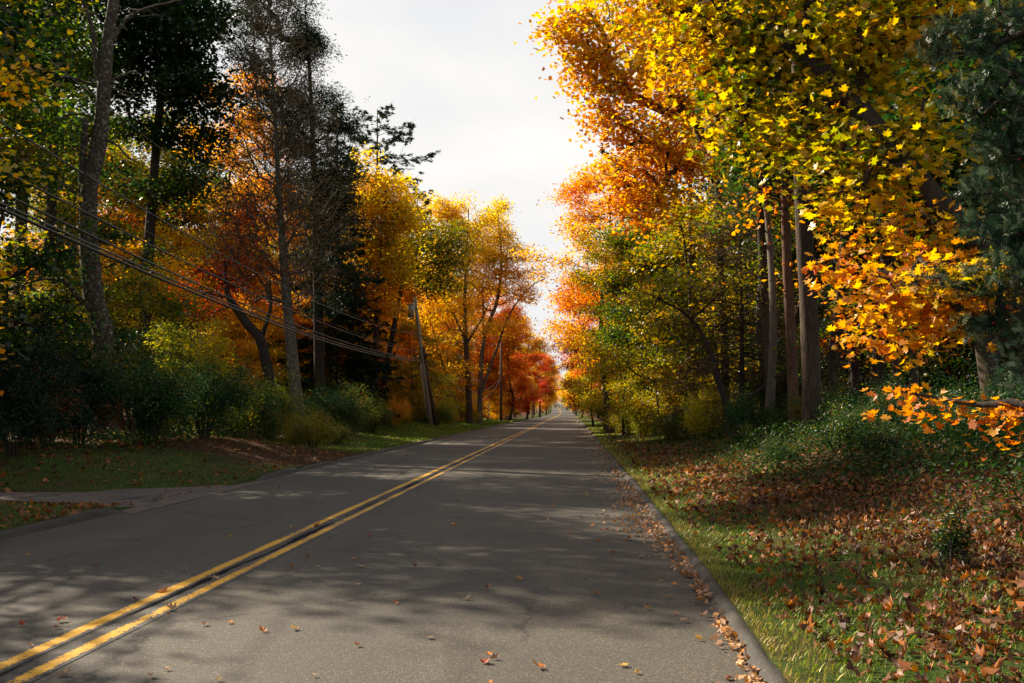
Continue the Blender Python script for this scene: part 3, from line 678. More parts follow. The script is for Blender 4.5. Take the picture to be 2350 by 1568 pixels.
def custom(name, label, trunkpx, Y, prad, blobs, ntips, per, size, leaf, kind='star', seed=1, bark=None, spread=.5, flat=.5, dY=None, attach=.3, cat='tree', basefix=None, rtip=.008, wob=.1, extra_paths=(), tvar=.2, droop=.2, curl=0, tilt=.6, up=.9, lumpy=True, power=.5, fat=1.25):
    """tree whose trunk line and crown clumps are given where the photo shows them. blobs: (px,py,Y,rpx,rpy,tone[,w])"""
    rng = np.random.default_rng(seed)
    pts = [at(q[0], q[1], q[2] if len(q) > 2 else Y) for q in trunkpx]
    base = pts[0].copy(); base[2] = float(gz(base[0], base[1])) - .12
    if basefix: base = np.array(basefix, float)
    pts[0] = base
    path = smooth_path([p - base for p in pts], .4)
    bl = []
    for b in blobs:
        c = at(b[0], b[1], b[2]); k = b[2] / F_PX * fat
        bl.append((c - base, np.array((b[3] * k, max(b[3], b[4]) * k * .9, b[4] * k)), (b[6] if len(b) > 6 else 1) * b[3] * b[4], b[5]))
    if lumpy: bl = explode(bl, rng)
    tips, tones = blob_tips(bl, ntips, rng, shell=.15)
    P, par, rad, ends, npz = grow(path, prad, tips, rng, attach_from=attach, rtip=rtip, wob=wob, up=up, power=power)
    tb = MB(); branch_mesh(tb, P, par, rad, ends, npz, rng)
    for ep, r0, r1 in extra_paths:
        q = smooth_path([at(e[0], e[1], e[2] if len(e) > 2 else Y) - base for e in ep], .25); q = q + rng.normal(0, .015, q.shape)
        tube(tb, q, np.linspace(r0, r1, len(q)), 8 if r0 > .05 else 5, cap=r1 > .04)
    root = thing(name, label, cat, base)
    link('trunk', tb.mesh('trunk', bark or BARK), root)
    if per:
        cb = MB(); foliage(cb, tips, tones, per, kind, size, rng, spread=spread, flat=flat, tvar=tvar, droop=droop, curl=curl, tilt=tilt)
        link('crown', cb.mesh('crown', LEAF[leaf], tone=True), root)
    return root

# ================================================================== LEFT SIDE, front
# lichen covered dead maple
custom('dead_tree', 'tall bare tree with lichen patched bark and a snapped stub beside its trunk',
       [(240, 1040), (234, 900), (237, 760), (218, 690), (208, 600), (203, 520), (206, 430), (228, 330), (238, 220), (247, 100), (262, 0), (272, -120), (280, -260)],
       33, [.44, .36, .35, .33, .30, .27, .24, .21, .18, .12, .05],
       [(300, 40, 33, 120, 60, .5), (150, 120, 33, 110, 80, .5), (330, 200, 33, 90, 60, .5), (150, 330, 33, 90, 60, .5), (320, 360, 33, 70, 40, .5), (260, -150, 33, 160, 120, .5)], 60, 0, .1, None,
       seed=5, bark=BARK_LICHEN, attach=.35, rtip=.011, wob=.18, extra_paths=[
           ([(206, 540), (193, 480), (189, 400), (192, 330), (196, 272)], .2, .09),
           ([(236, 200), (224, 173), (216, 100), (212, 60), (190, 0), (180, -60)], .11, .05),
           ([(258, 92), (275, 64), (300, 35), (340, 18), (398, 4), (450, -10)], .085, .02),
           ([(250, 190), (280, 176), (300, 166), (322, 170)], .06, .03), ([(250, 200), (285, 212), (330, 216)], .05, .015),
           ([(232, 200), (190, 190), (166, 180), (104, 170), (60, 185)], .05, .012), ([(225, 268), (160, 262), (110, 290), (90, 320)], .045, .012),
           ([(244, 320), (270, 335), (300, 365), (330, 378)], .05, .015), ([(262, 30), (300, 22), (340, 26), (372, 40)], .04, .012),
           ([(222, 700), (190, 690), (165, 665), (142, 642), (120, 650)], .14, .05), ([(142, 642), (110, 640), (60, 650), (10, 670)], .05, .02)])
# dark green maple filling the upper part behind it
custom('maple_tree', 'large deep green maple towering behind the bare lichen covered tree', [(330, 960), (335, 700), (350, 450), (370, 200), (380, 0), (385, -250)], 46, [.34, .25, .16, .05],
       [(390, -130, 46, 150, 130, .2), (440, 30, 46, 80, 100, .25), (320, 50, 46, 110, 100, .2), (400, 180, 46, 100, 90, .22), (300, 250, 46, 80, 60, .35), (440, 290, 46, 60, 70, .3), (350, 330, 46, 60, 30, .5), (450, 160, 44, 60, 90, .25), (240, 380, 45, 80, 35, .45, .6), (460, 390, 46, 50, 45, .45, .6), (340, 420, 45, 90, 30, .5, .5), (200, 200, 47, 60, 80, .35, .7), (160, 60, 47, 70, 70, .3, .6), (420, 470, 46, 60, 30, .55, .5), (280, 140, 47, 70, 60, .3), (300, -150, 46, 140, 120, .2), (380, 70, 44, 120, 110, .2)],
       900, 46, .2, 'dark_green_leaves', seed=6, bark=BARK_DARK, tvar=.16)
# thin green-yellow trees with dark trunks at the far edge
for i, (px, Y, lean, tone, lab) in enumerate([(48, 40, 10, .5, 'dark trunked tree with thin green leaves at the very edge of the view'), (112, 44, 20, .5, 'dark trunked tree with sparse yellow green leaves beside the lichen covered tree'), (170, 55, -10, .55, 'thin dark trunk with scattered leaves just behind the lichen covered tree')]):
    custom('maple_tree', lab, [(px, 990), (px - 4, 700), (px + lean * .5, 400), (px + lean, 100), (px + lean * 1.5, -260)], Y, [.3 - .05 * i, .24, .18, .05],
           [(px - 20, 60, Y, 90, 70, tone), (px + 60, -40, Y, 90, 60, .4), (px - 40, 200, Y, 80, 50, .55), (px + 40, 150, Y, 60, 50, .5), (px + 30, 300, Y, 90, 40, .5), (px, 400, Y, 80, 35, .6), (px - 60, 330, Y, 60, 50, .45), (px, -180, Y, 120, 90, .3)],
           420, 38, .18, 'green_leaves' if i else 'dark_green_leaves', seed=40 + i, bark=BARK_DARK, spread=.6)
# curvy tree
custom('maple_tree', 'crooked dark tree bending towards the wires with thin red leaves', [(634, 950), (620, 880), (606, 810), (596, 775), (568, 745), (545, 712), (524, 680), (515, 600)], 44, [.3, .24, .22, .17, .06],
       [(500, 640, 44, 70, 60, .5), (560, 620, 44, 60, 50, .6), (450, 700, 44, 60, 40, .3), (560, 540, 44, 50, 50, .6)], 110, 14, .13, 'red_leaves', seed=8, bark=BARK_DARK, attach=.5,
       extra_paths=[([(598, 780), (612, 740), (622, 700), (618, 640)], .12, .05)])
# big thinning hemlock (brown inside, green at the tips on the road side)
custom('hemlock_tree', 'huge half bare hemlock with a brown thinning crown beside the wires', [(688, 950), (669, 800), (655, 650), (641, 450), (630, 250), (618, 50), (610, -130)], 46, [.32, .27, .2, .13, .08, .04, .02],
       [(610, -40, 46, 80, 110, .4), (600, 80, 46, 90, 90, .4), (570, 200, 46, 60, 90, .35), (660, 170, 46, 80, 90, .5), (610, 300, 46, 100, 90, .4), (700, 300, 46, 80, 80, .45), (560, 420, 46, 90, 80, .35), (680, 430, 46, 120, 80, .4), (620, 540, 46, 130, 80, .35), (750, 520, 46, 80, 60, .4), (540, 560, 46, 70, 70, .4), (660, 640, 46, 100, 60, .4)],
       2600, 15, .15, 'brown_needles', kind='spray', seed=61, bark=BARK_DEAD, attach=.28, spread=.2, flat=.8, droop=0, tilt=1.2, up=1.7, rtip=.011, power=.38, wob=.05, lumpy=False)
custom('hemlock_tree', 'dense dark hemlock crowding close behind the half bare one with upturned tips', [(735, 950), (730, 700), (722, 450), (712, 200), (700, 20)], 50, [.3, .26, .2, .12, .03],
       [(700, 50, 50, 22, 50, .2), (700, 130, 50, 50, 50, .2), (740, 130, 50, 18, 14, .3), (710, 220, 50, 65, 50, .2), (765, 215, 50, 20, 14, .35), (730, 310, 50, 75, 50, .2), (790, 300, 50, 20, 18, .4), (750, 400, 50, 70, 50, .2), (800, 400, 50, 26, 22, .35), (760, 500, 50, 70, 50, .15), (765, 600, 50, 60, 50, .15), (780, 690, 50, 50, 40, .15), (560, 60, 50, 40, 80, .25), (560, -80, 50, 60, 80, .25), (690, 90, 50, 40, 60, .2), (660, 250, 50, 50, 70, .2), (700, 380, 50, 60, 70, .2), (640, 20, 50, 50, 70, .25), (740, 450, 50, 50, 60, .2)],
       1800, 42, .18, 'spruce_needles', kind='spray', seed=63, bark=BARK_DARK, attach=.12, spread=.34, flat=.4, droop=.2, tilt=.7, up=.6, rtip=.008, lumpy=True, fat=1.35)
# dark spruce behind it on the road side
tree('spruce_tree', 'dense dark green spruce just beyond the half bare hemlock', 'spruce', 765, 58, .4, 'spruce_needles', top=230)
tree('spruce_tree', 'dark spruce with broad drooping boughs behind the hemlock', 'spruce', 805, 62, 2.1, 'spruce_needles', top=330)
tree('pine_tree', 'tall pine with plume like boughs rising above the golden trees', 'pine', 862, 78, 1.2, 'spruce_needles', top=240)
tree('pine_tree', 'pine whose tips show above the golden crown beside the transformer pole', 'pine', 955, 96, 3.2, 'spruce_needles', top=430, cat='tree')
# golden / green trees towards the pole
custom('maple_tree', 'golden yellow tree rising right behind the wires with a ragged crown', [(860, 960), (862, 800), (868, 650), (880, 500), (890, 400)], 60, [.2, .15, .1, .04],
       [(850, 410, 60, 40, 45, .5), (905, 440, 60, 50, 50, .35), (870, 520, 60, 60, 50, .45), (930, 500, 60, 35, 40, .35), (850, 610, 60, 40, 50, .7), (910, 590, 60, 45, 45, .2), (870, 690, 60, 50, 40, .8), (830, 480, 60, 20, 60, .6)],
       460, 52, .16, 'golden_leaves', seed=9, bark=BARK)
custom('maple_tree', 'tree with an ivy wrapped leaning trunk and a green crown beside the transformer pole', [(868, 950), (886, 850), (906, 740), (922, 660), (945, 600), (970, 560)], 68, [.25, .21, .17, .05],
       [(960, 540, 68, 50, 35, .5), (1020, 560, 67, 40, 45, .35), (910, 590, 68, 50, 35, .65), (990, 620, 68, 60, 30, .45), (1045, 540, 67, 22, 30, .25), (890, 640, 68, 40, 40, .75), (1010, 660, 68, 40, 20, .5), (930, 480, 68, 30, 30, .8), (850, 600, 68, 30, 40, .7), (880, 540, 68, 40, 30, .6)],
       420, 55, .17, 'olive_leaves', seed=10, spread=.65, bark=BARK_DARK)
custom('maple_tree', 'tall golden twin stemmed tree beyond the transformer pole', [(1078, 958), (1074, 880), (1068, 780), (1066, 700), (1070, 600), (1075, 480)], 88, [.3, .26, .2, .12, .04],
       [(1060, 480, 88, 40, 35, .35), (1010, 520, 88, 45, 50, .35), (1050, 580, 88, 60, 60, .45), (1000, 620, 88, 50, 40, .5), (1060, 680, 88, 70, 40, .55), (990, 700, 88, 35, 40, .6), (1015, 470, 88, 30, 28, .4), (1060, 760, 88, 80, 30, .6, .6), (980, 780, 88, 40, 40, .7, .6), (1030, 850, 88, 60, 30, .6, .4), (1090, 530, 88, 45, 60, .4)],
       640, 46, .17, 'golden_leaves', seed=101, bark=BARK,
       extra_paths=[([(1070, 800), (1050, 740), (1030, 700), (1010, 660)], .12, .05), ([(1069, 790), (1095, 750), (1120, 700)], .12, .05), ([(1058, 960), (1030, 880), (1005, 800), (988, 740)], .13, .05)])
custom('maple_tree', 'slender topped golden tree leaning over the far road', [(1100, 958), (1102, 880), (1108, 790), (1122, 740), (1140, 690), (1150, 600), (1142, 480)], 92, [.26, .22, .18, .12, .03],
       [(1140, 470, 92, 20, 35, .3), (1145, 530, 92, 32, 40, .35), (1110, 560, 92, 40, 50, .45), (1175, 570, 92, 30, 40, .35), (1130, 630, 92, 50, 40, .45), (1185, 630, 92, 30, 28, .6), (1170, 680, 92, 42, 20, .7), (1150, 740, 92, 45, 25, .75, .6), (1210, 625, 92, 24, 12, .85), (1100, 660, 92, 60, 40, .5)],
       620, 44, .17, 'golden_leaves', seed=102, bark=BARK_GREY,
       extra_paths=[([(1104, 900), (1140, 800), (1170, 720), (1215, 660), (1250, 640)], .16, .04), ([(1109, 790), (1108, 700), (1106, 640)], .1, .04)])
tree('maple_tree', 'fiery orange maple close to the road behind the second pole', 'maple_c', 1168, 126, .6, 'orange_leaves', top=700)
tree('maple_tree', 'deep red orange maple next along from the fiery orange one', 'maple_c', 1208, 150, 1.9, 'red_orange_leaves', top=800)
tree('maple_tree', 'orange maple behind the slender golden tree', 'maple_b', 1130, 125, 2.9, 'orange_leaves', top=640)
tree('maple_tree', 'orange tree glowing behind the transformer pole', 'maple_b', 985, 100, .9, 'light_orange_leaves', top=580)
tree('maple_tree', 'orange maple between the dark spruce and the green crowned tree', 'maple_c', 830, 76, 1.9, 'light_orange_leaves', top=560)
tree('maple_tree', 'orange maple seen under the dark spruce boughs', 'maple_a', 760, 82, 2.6, 'orange_leaves', top=520)
tree('maple_tree', 'orange maple glowing through the bare hemlock', 'maple_a', 560, 72, .2, 'light_orange_leaves', top=360)
tree('maple_tree', 'golden maple behind the crooked tree', 'maple_b', 470, 64, 1.3, 'golden_leaves', top=450)
tree('maple_tree', 'yellow maple in the gap right of the lichen covered tree', 'maple_c', 420, 58, 2.2, 'yellow_green_leaves', top=500)
tree('maple_tree', 'tall orange tree against the sky beside the hemlock', 'tall_c', 530, 60, 4.2, 'light_orange_leaves', top=170)
tree('maple_tree', 'golden maple low behind the rhododendron', 'maple_c', 90, 62, 3.3, 'golden_leaves', top=560)
tree('maple_tree', 'green maple filling the gap between the dark trunks and the lichen covered tree', 'maple_b', 275, 64, 2.0, 'olive_leaves', top=230)
tree('maple_tree', 'dark green maple low behind the big deep green one', 'maple_a', 400, 66, 4.0, 'green_leaves', top=330)
tree('maple_tree', 'orange maple deep behind the dark trunks', 'maple_c', 240, 70, 5.0, 'orange_leaves', top=520)
for i, (px, Y, top, leaf, pr) in enumerate([(1238, 190, 800, 'orange_leaves', 'maple_a'), (1180, 165, 720, 'golden_leaves', 'maple_b'), (1252, 260, 830, 'golden_leaves', 'maple_c'), (1225, 240, 790, 'olive_leaves', 'maple_a'), (1262, 350, 855, 'orange_leaves', 'maple_b'), (1245, 330, 830, 'red_orange_leaves', 'maple_c')]):
    tree('maple_tree', ['small orange maple far along the road', 'golden tree far beyond the red maples', 'yellow tree at the distant bend of the road', 'olive tree standing far behind the red maples', 'tiny orange tree where the road disappears', 'tiny red tree where the road disappears'][i], pr, px, Y, i * 1.1, leaf, top=top)
# forest behind on the left
rg = np.random.default_rng(77)
k = 0
for row, (x0, ya, yb, stp) in enumerate([(-19, 68, 150, 6.5), (-27, 52, 200, 7.5), (-37, 56, 240, 9), (-50, 66, 280, 12), (-65, 90, 320, 16)]):
    y = ya
    while y < yb:
        x = x0 + rg.uniform(-3, 3); yy = y + rg.uniform(-2.5, 2.5)
        pr = rg.choice(['tall_a', 'tall_b', 'tall_c', 'maple_b', 'maple_a'] if row < 2 else ['maple_a', 'maple_b', 'maple_c', 'hemlock'])
        lf = rg.choice(['orange_leaves', 'golden_leaves', 'yellow_green_leaves', 'green_leaves', 'olive_leaves', 'red_orange_leaves'], p=[.24, .32, .16, .12, .12, .04])
        if pr == 'hemlock': lf = 'spruce_needles'
        put('forest_tree', 'slender tree standing deep in the autumn woods beyond the wires', 'tree', PR[pr], (x, yy, float(gz(x, yy)) - .1), rg.uniform(0, 6.28), rg.uniform(.78, 1.02) * (.9 if x / yy < -.36 else 1), str(lf), BARK_DARK, 'trees deep in the woods beyond the wires')
        y += stp * rg.uniform(.7, 1.3)
tree('hemlock_tree', 'low dark hemlock spreading its boughs at the view edge below the cables', 'hemlock', 5, 30, .5, 'spruce_needles', top=560)
tree('hemlock_tree', 'young dark hemlock close behind the tall rhododendron', 'hemlock', 120, 37, 1.5, 'spruce_needles', top=520)
tree('sapling', 'glossy green young tree touching the lichen covered trunk on the road side', 'under_c', 345, 36.5, 1.1, 'green_leaves', top=600)
tree('sapling', 'yellow and green young tree above the arching stemmed bush', 'under_a', 430, 33, 2.1, 'yellow_green_leaves', top=720)
tree('sapling', 'dark green sapling between the rhododendron and the lichen covered trunk', 'under_c', 150, 38, 3.1, 'green_leaves', top=600)
# understorey on the left
for i, (px, Y, pr, leaf, top) in enumerate([(330, 40, 'under_c', 'green_leaves', 640), (420, 42, 'under_a', 'yellow_green_leaves', 740), (130, 36, 'under_c', 'green_leaves', 600), (500, 50, 'under_c', 'light_orange_leaves', 650), (300, 47, 'under_c', 'golden_leaves', 520), (40, 40, 'under_c', 'golden_leaves', 660),
        (560, 55, 'under_c', 'golden_leaves', 690), (480, 38, 'under_b', 'yellow_green_leaves', 825), (720, 60, 'under_c', 'orange_leaves', 720), (790, 64, 'under_a', 'red_orange_leaves', 780), (640, 62, 'under_c', 'olive_leaves', 740), (850, 80, 'under_b', 'orange_leaves', 850), (400, 52, 'under_c', 'golden_leaves', 560), (200, 42, 'under_c', 'dark_green_leaves', 480), (1010, 84, 'under_a', 'olive_leaves', 850), (950, 82, 'under_b', 'golden_leaves', 870), (1140, 122, 'under_b', 'golden_leaves', 880), (1040, 96, 'under_b', 'golden_leaves', 880), (860, 84, 'under_c', 'golden_leaves', 760), (230, 52, 'under_c', 'yellow_green_leaves', 600)]):
    LABS = ['green sapling right beside the lichen covered trunk', 'yellow green sapling above the round green bush', 'green leafed sapling above the rhododendron', 'orange sapling behind the crooked tree', 'golden young tree high behind the lichen covered trunk', 'golden sapling at the view edge above the rhododendron', 'golden sapling beneath the half bare hemlock', 'low yellow green sapling just above the round bush', 'orange sapling beside the hemlock trunk', 'red orange sapling under the spruce boughs', 'olive sapling between the crooked tree and the hemlock', 'small orange sapling near the transformer pole foot', 'golden young tree behind the yellow green sapling', 'dark green young tree beside the snapped stub', 'olive sapling beyond the transformer pole', 'golden low sapling behind the transformer pole', 'golden low sapling by the second pole', 'golden low sapling between the two poles', 'golden young tree left of the ivy wrapped trunk', 'yellow green young tree behind the lichen covered trunk']
    tree('sapling', LABS[i], pr, px, Y, i * 1.7, leaf, top=top, bark=BARK_DARK)
# shrubs on the left
def sh(px, Y, proto, s, leaf, label, rz=0): put_shrub('shrub', label, proto, at(px, 938, Y)[0], Y, rz, s, leaf)
sh(350, 25.5, 'bush_a', 1.0, 'glossy_bush_leaves', 'round glossy green bush with bare lower stems on the grass', .3)
sh(470, 27, 'bush_a', .95, 'glossy_bush_leaves', 'green bush with arching stems beside the round glossy one', 2.0)
sh(540, 30, 'bush_b', 1.15, 'green_leaves', 'yellowing green bush on the brown mound', 1.0)
sh(30, 21, 'rhodo', .72, 'rhododendron_leaves', 'nearest dark glossy rhododendron at the view edge', 0)
sh(110, 24, 'rhodo', .85, 'rhododendron_leaves', 'dark glossy rhododendron in front of the lichen covered trunk', 1)
sh(60, 28, 'rhodo', 1.1, 'rhododendron_leaves', 'tall dark rhododendron behind the nearest one', 2)
sh(185, 28, 'rhodo', .9, 'rhododendron_leaves', 'rhododendron touching the foot of the lichen covered trunk', 3)
sh(500, 36, 'bush_a', 1.1, 'yellow_green_leaves', 'yellow green shrub glowing behind the round bush', 4)
sh(430, 38, 'bush_a', 1.2, 'yellow_green_leaves', 'yellow green shrub near the foot of the wood', 5)
sh(620, 37, 'bush_a', .95, 'green_leaves', 'green shrub at the foot of the crooked tree', .5)
sh(690, 38, 'bush_b', .9, 'mixed_shrub_leaves', 'green shrub with a few red leaves at the hemlock foot', 1.5)
sh(740, 41, 'bush_a', .95, 'glossy_bush_leaves', 'dark green shrub beyond the brown mound', 2.5)
sh(800, 46, 'bush_a', 1.0, 'mixed_shrub_leaves', 'dark shrub with red tips near the grass strip', 3.5)
sh(775, 38, 'bush_b', .6, 'mixed_shrub_leaves', 'low red tinged shrub at the grass edge', 4.5)
sh(720, 33.5, 'bush_b', .8, 'olive_leaves', 'low olive shrub where the brown mound ends', 5.5)
sh(850, 50, 'bush_b', 1.0, 'green_leaves', 'green shrub beside the long grass strip', .8)
sh(900, 60, 'bush_a', .8, 'light_orange_leaves', 'orange shrub behind the long grass strip', 1.8)
sh(912, 68, 'bush_b', .8, 'olive_leaves', 'olive shrub just before the transformer pole', 2.8)
sh(1030, 80, 'bush_a', .95, 'yellow_green_leaves', 'yellow shrub just past the transformer pole', 3.8)
sh(1075, 90, 'bush_a', .95, 'yellow_green_leaves', 'yellow fern like shrub by the slim post', 4.8)
sh(1000, 76, 'bush_b', 1.1, 'green_leaves', 'green shrub at the transformer pole foot', 5.8)

# ================================================================== RIGHT SIDE
custom('maple_tree', 'big straight trunked maple whose orange crown reaches out over the road', [(1862, 1000), (1860, 850), (1854, 700), (1846, 560), (1840, 430), (1836, 250), (1830, 0), (1826, -300)], 28, [.27, .25, .24, .235, .22, .17, .1],
       [(1350, 60, 25, 70, 60, .7, 1.2), (1450, 20, 26, 110, 80, .65), (1340, 150, 25, 50, 50, .75), (1430, 170, 25, 90, 70, .72, 1.2), (1540, 210, 26, 80, 70, .7), (1400, 270, 25, 60, 50, .8), (1470, 330, 25, 80, 60, .8, 1.2), (1560, 350, 26, 60, 60, .75),
        (1430, 410, 25, 50, 40, .85), (1500, 440, 25, 50, 40, .8), (1450, 480, 25, 30, 25, .8), (1600, 60, 27, 120, 90, .6), (1800, -60, 28, 200, 120, .6), (1650, -150, 26, 250, 120, .6), (1700, 250, 29, 100, 50, .7), (1310, 40, 25, 45, 50, .7), (1950, -150, 28, 200, 150, .6)],
       1150, 30, .13, 'maple_canopy_leaves', kind='star', seed=201, fat=1.08, bark=BARK, attach=.5, rtip=.011, spread=.33, tvar=.12, up=.5, droop=.35)
# near maple: limbs come in from beyond the view edge
custom('maple_tree', 'near maple with broad yellow green leaves hanging over the verge', [(3300, 1500, 8), (3000, 1000, 8.2), (2600, 760, 8.8), (2290, 590, 9.3), (2140, 450, 9.6), (2040, 330, 10), (1900, 170, 10.5), (1750, 60, 11)], 8, [.2, .16, .1, .055, .042, .034, .016],
       [(1560, 60, 12, 120, 80, .55), (1700, 40, 11.3, 120, 90, .42), (1850, 60, 10.8, 120, 90, .36), (2000, 60, 10.4, 120, 90, .36), (2130, 30, 10, 100, 70, .45), (1620, 170, 11.8, 90, 70, .5), (1780, 170, 11, 110, 70, .36), (1930, 200, 10.5, 110, 80, .34),
        (1720, 280, 11.2, 80, 60, .32), (1860, 300, 10.6, 90, 60, .3), (2000, 310, 10.2, 90, 70, .38), (2090, 380, 9.8, 60, 70, .45), (1930, 440, 10, 50, 45, .5), (1880, 380, 10.3, 70, 40, .4), (1990, 420, 9.9, 40, 40, .55), (2130, 250, 9.9, 70, 80, .45), (1530, -60, 12, 160, 80, .5), (1800, -80, 11, 240, 90, .4), (2100, -90, 10, 160, 80, .4),
        (2110, 490, 9.5, 70, 60, .62), (2160, 560, 9.3, 60, 40, .75)],
       980, 13, .112, 'maple_canopy_leaves', kind='maple', seed=202, fat=1.08, bark=BARK_DARK, attach=.3, basefix=(8.6, 7.6, .5), spread=.24, tvar=.13, rtip=.007, droop=.5, curl=.35, tilt=.55, up=.1, cat='tree')
custom('maple_tree', 'low maple with orange leaf sprays reaching past the dark yew', [(3100, 1300, 7.6), (2700, 1050, 7.8), (2400, 850, 8.2), (2250, 740, 8.6), (2080, 640, 8.9), (1950, 610, 9.2)], 7.6, [.12, .09, .06, .03, .012],
       [(2130, 620, 8.8, 110, 28, .72), (1950, 610, 9.2, 60, 22, .8), (2060, 690, 9, 100, 45, .7), (2180, 700, 8.8, 70, 55, .72), (2000, 760, 9.1, 60, 25, .85), (2260, 620, 8.4, 90, 30, .62), (2100, 745, 9, 60, 30, .72), (1900, 600, 9.3, 30, 12, .88)],
       160, 9, .105, 'maple_canopy_leaves', kind='maple', seed=203, fat=1.08, bark=BARK_DARK, basefix=(6.6, 7.4, .5), spread=.16, tvar=.12, rtip=.004, attach=.2, curl=.4, up=.0, droop=.5)
custom('maple_tree', 'thin branch of orange maple leaves low over the dark forest floor', [(3100, 1500, 7), (2700, 1150, 7.2), (2400, 940, 7.5), (2250, 930, 7.8), (2100, 905, 8)], 7, [.07, .05, .03, .012],
       [(2080, 890, 8, 50, 18, .9), (2160, 930, 7.9, 60, 14, .9), (2250, 930, 7.8, 60, 16, .88), (2320, 960, 7.7, 40, 25, .85), (2330, 1000, 7.7, 20, 12, .95)],
       34, 6, .095, 'maple_canopy_leaves', kind='maple', seed=204, fat=1.08, bark=BARK_DARK, basefix=(6.3, 6.6, .5), spread=.12, tvar=.08, rtip=.004, attach=.2, curl=.4, up=0, droop=.5)

# yew
def yew():
    rng = np.random.default_rng(301)
    base = np.array((4.9, 8.3, float(gz(4.9, 8.3)) - .1))
    B = [(2200, 100, 8.6, 90, 60), (2290, 60, 8.4, 90, 80), (2140, 110, 8.8, 55, 35), (2300, 200, 8.3, 80, 80), (2210, 230, 8.6, 60, 55), (2330, 330, 8.2, 70, 70), (2250, 330, 8.4, 60, 50), (2290, 430, 8.2, 70, 55), (2300, 540, 8.0, 70, 55), (2240, 520, 8.3, 40, 30),
         (2110, 640, 8.4, 50, 14), (2190, 650, 8.2, 60, 30), (2270, 660, 8.0, 60, 50), (2330, 640, 7.8, 60, 60), (2250, 740, 8.1, 60, 40), (2320, 770, 7.9, 50, 60), (2330, 860, 7.8, 40, 40), (2450, 300, 8.0, 90, 300), (2450, 700, 7.8, 90, 250), (2400, -80, 8.3, 150, 100), (2500, 1000, 8, 60, 150)]
    bl = []
    for q in B:
        c = at(*q[:3]); k = q[2] / F_PX
        bl.append((c - base, np.array((q[3] * k, max(q[3], q[4]) * k * .8, q[4] * k)), q[3] * q[4], rng.uniform(.2, .6)))
    bl = explode(bl, rng, 10, (.16, .28)); tips, tones = blob_tips(bl, 2300, rng, shell=.75); tones = .12 + .8 * rng.uniform(0, 1, len(tones)) ** 1.7  # a few sprigs drawn pale at random, painted as if sunlit
    path = smooth_path([(0, 0, 0), (-.1, 0, 1), (.0, .1, 2.2), (-.1, .1, 3.6), (0, 0, 5.2)], .25)
    P, par, rad, ends, npz = grow(path, [.12, .1, .07, .03], tips, rng, attach_from=.1, step=.3, rtip=.0025, wob=.08)
    tb = MB(); branch_mesh(tb, P, par, rad, ends, npz, rng)
    # sprigs: each tip carries several leafy shoots with two ranks of needles
    ns = 4; n = len(tips) * ns
    d = nrm(nrm(tips[:, None] - np.array((0, 0, 2.2))) * .7 + rng.standard_normal((len(tips), ns, 3)) * .65 + np.array((0, 0, .25))).reshape(-1, 3)
    c = np.repeat(tips, ns, 0) + rng.standard_normal((n, 3)) * .035
    ln = rng.uniform(.07, .14, n); m = 14
    u = np.tile(np.linspace(0, 1, m), n); dd = np.repeat(d, m, 0); cc = np.repeat(c, m, 0) + dd * (u * np.repeat(ln, m))[:, None]
    sidev = nrm(np.cross(dd, np.repeat(nrm(rng.standard_normal((n, 3))), m, 0))) * np.where(np.arange(n * m) % 2, 1, -1)[:, None]
    ax = nrm(sidev + dd * .75 + rng.standard_normal(dd.shape) * .12); L_ = .031 * (1 - .35 * u)
    tn = np.repeat(np.repeat(tones, ns) + rng.normal(0, .2, n), m) + rng.normal(0, .06, n * m)
    cb = MB(); tv, tf = tmpl('needle')
    up_ = nrm(np.cross(ax, dd)); X = np.cross(ax, up_)
    V = (cc + ax * L_[:, None] * .5)[:, None] + L_[:, None, None] * (tv[None, :, 0:1] * 1.3 * X[:, None] + tv[None, :, 1:2] * ax[:, None])
    F = (np.arange(n * m) * 5)[:, None] + np.arange(5)[None]
    cb.add(V.reshape(-1, 3), F, tn)
    root = thing('yew_tree', 'dark blue green yew with fine needles and red berries at the verge edge', 'tree', base)
    link('trunk', tb.mesh('trunk', BARK_DARK), root); link('crown', cb.mesh('crown', LEAF['yew_needles'], tone=True), root)
    # berries
    tt = tips[rng.choice(len(tips), 60, replace=False)]
    me = None
    a = np.linspace(0, math.pi, 5); b = np.arange(6) * math.pi / 3
    sv = np.array([(math.sin(i) * math.cos(j), math.sin(i) * math.sin(j), math.cos(i)) for i in a for j in b]); sf = np.array([(i * 6 + j, i * 6 + (j + 1) % 6, (i + 1) * 6 + (j + 1) % 6, (i + 1) * 6 + j) for i in range(4) for j in range(6)])
    mbb = MB(); mbb.add(sv * .0085, sf); me = mbb.mesh('berry', BERRY)
    for t in tt:
        o = link('berry', me, root); o.location = [float(q) for q in t + rng.normal(0, .03, 3)]
yew()

# bare brown-twigged hemlock and olive trees in the middle of the right side
def rtree(label, proto, px, Y, rz, leaf, top, bark=None, name='maple_tree', s=1): return tree(name, label, proto, px, Y, rz, leaf, top=top, bark=bark)
bh = conifer(62, 11, .8, 4.6, size=.13, whorl=.34, nb=6, needles=9, trunk_r=.14, droop=.2, prof=lambda t: (1 - t) ** .5, bare=.3, spacing=.2)
PR['bare_hemlock'] = bh; TOPS['bare_hemlock'] = 11
tree('hemlock_tree', 'tangled olive hemlock with bare brown twigs behind the big maple trunk', 'bare_hemlock', 1700, 36, 0, 'brown_needles', top=400)
tree('maple_tree', 'olive green tree with fine leaves under the orange maple crown', 'under_c', 1580, 41, 2, 'olive_leaves', top=420)
tree('hemlock_tree', 'green hemlock beside the straight maple trunk in the woods', 'hemlock', 1960, 42, 1, 'spruce_needles', top=330)
tree('maple_tree', 'dark green maple standing close behind the yew', 'maple_b', 2290, 23, 1.0, 'dark_green_leaves', s=1.0)
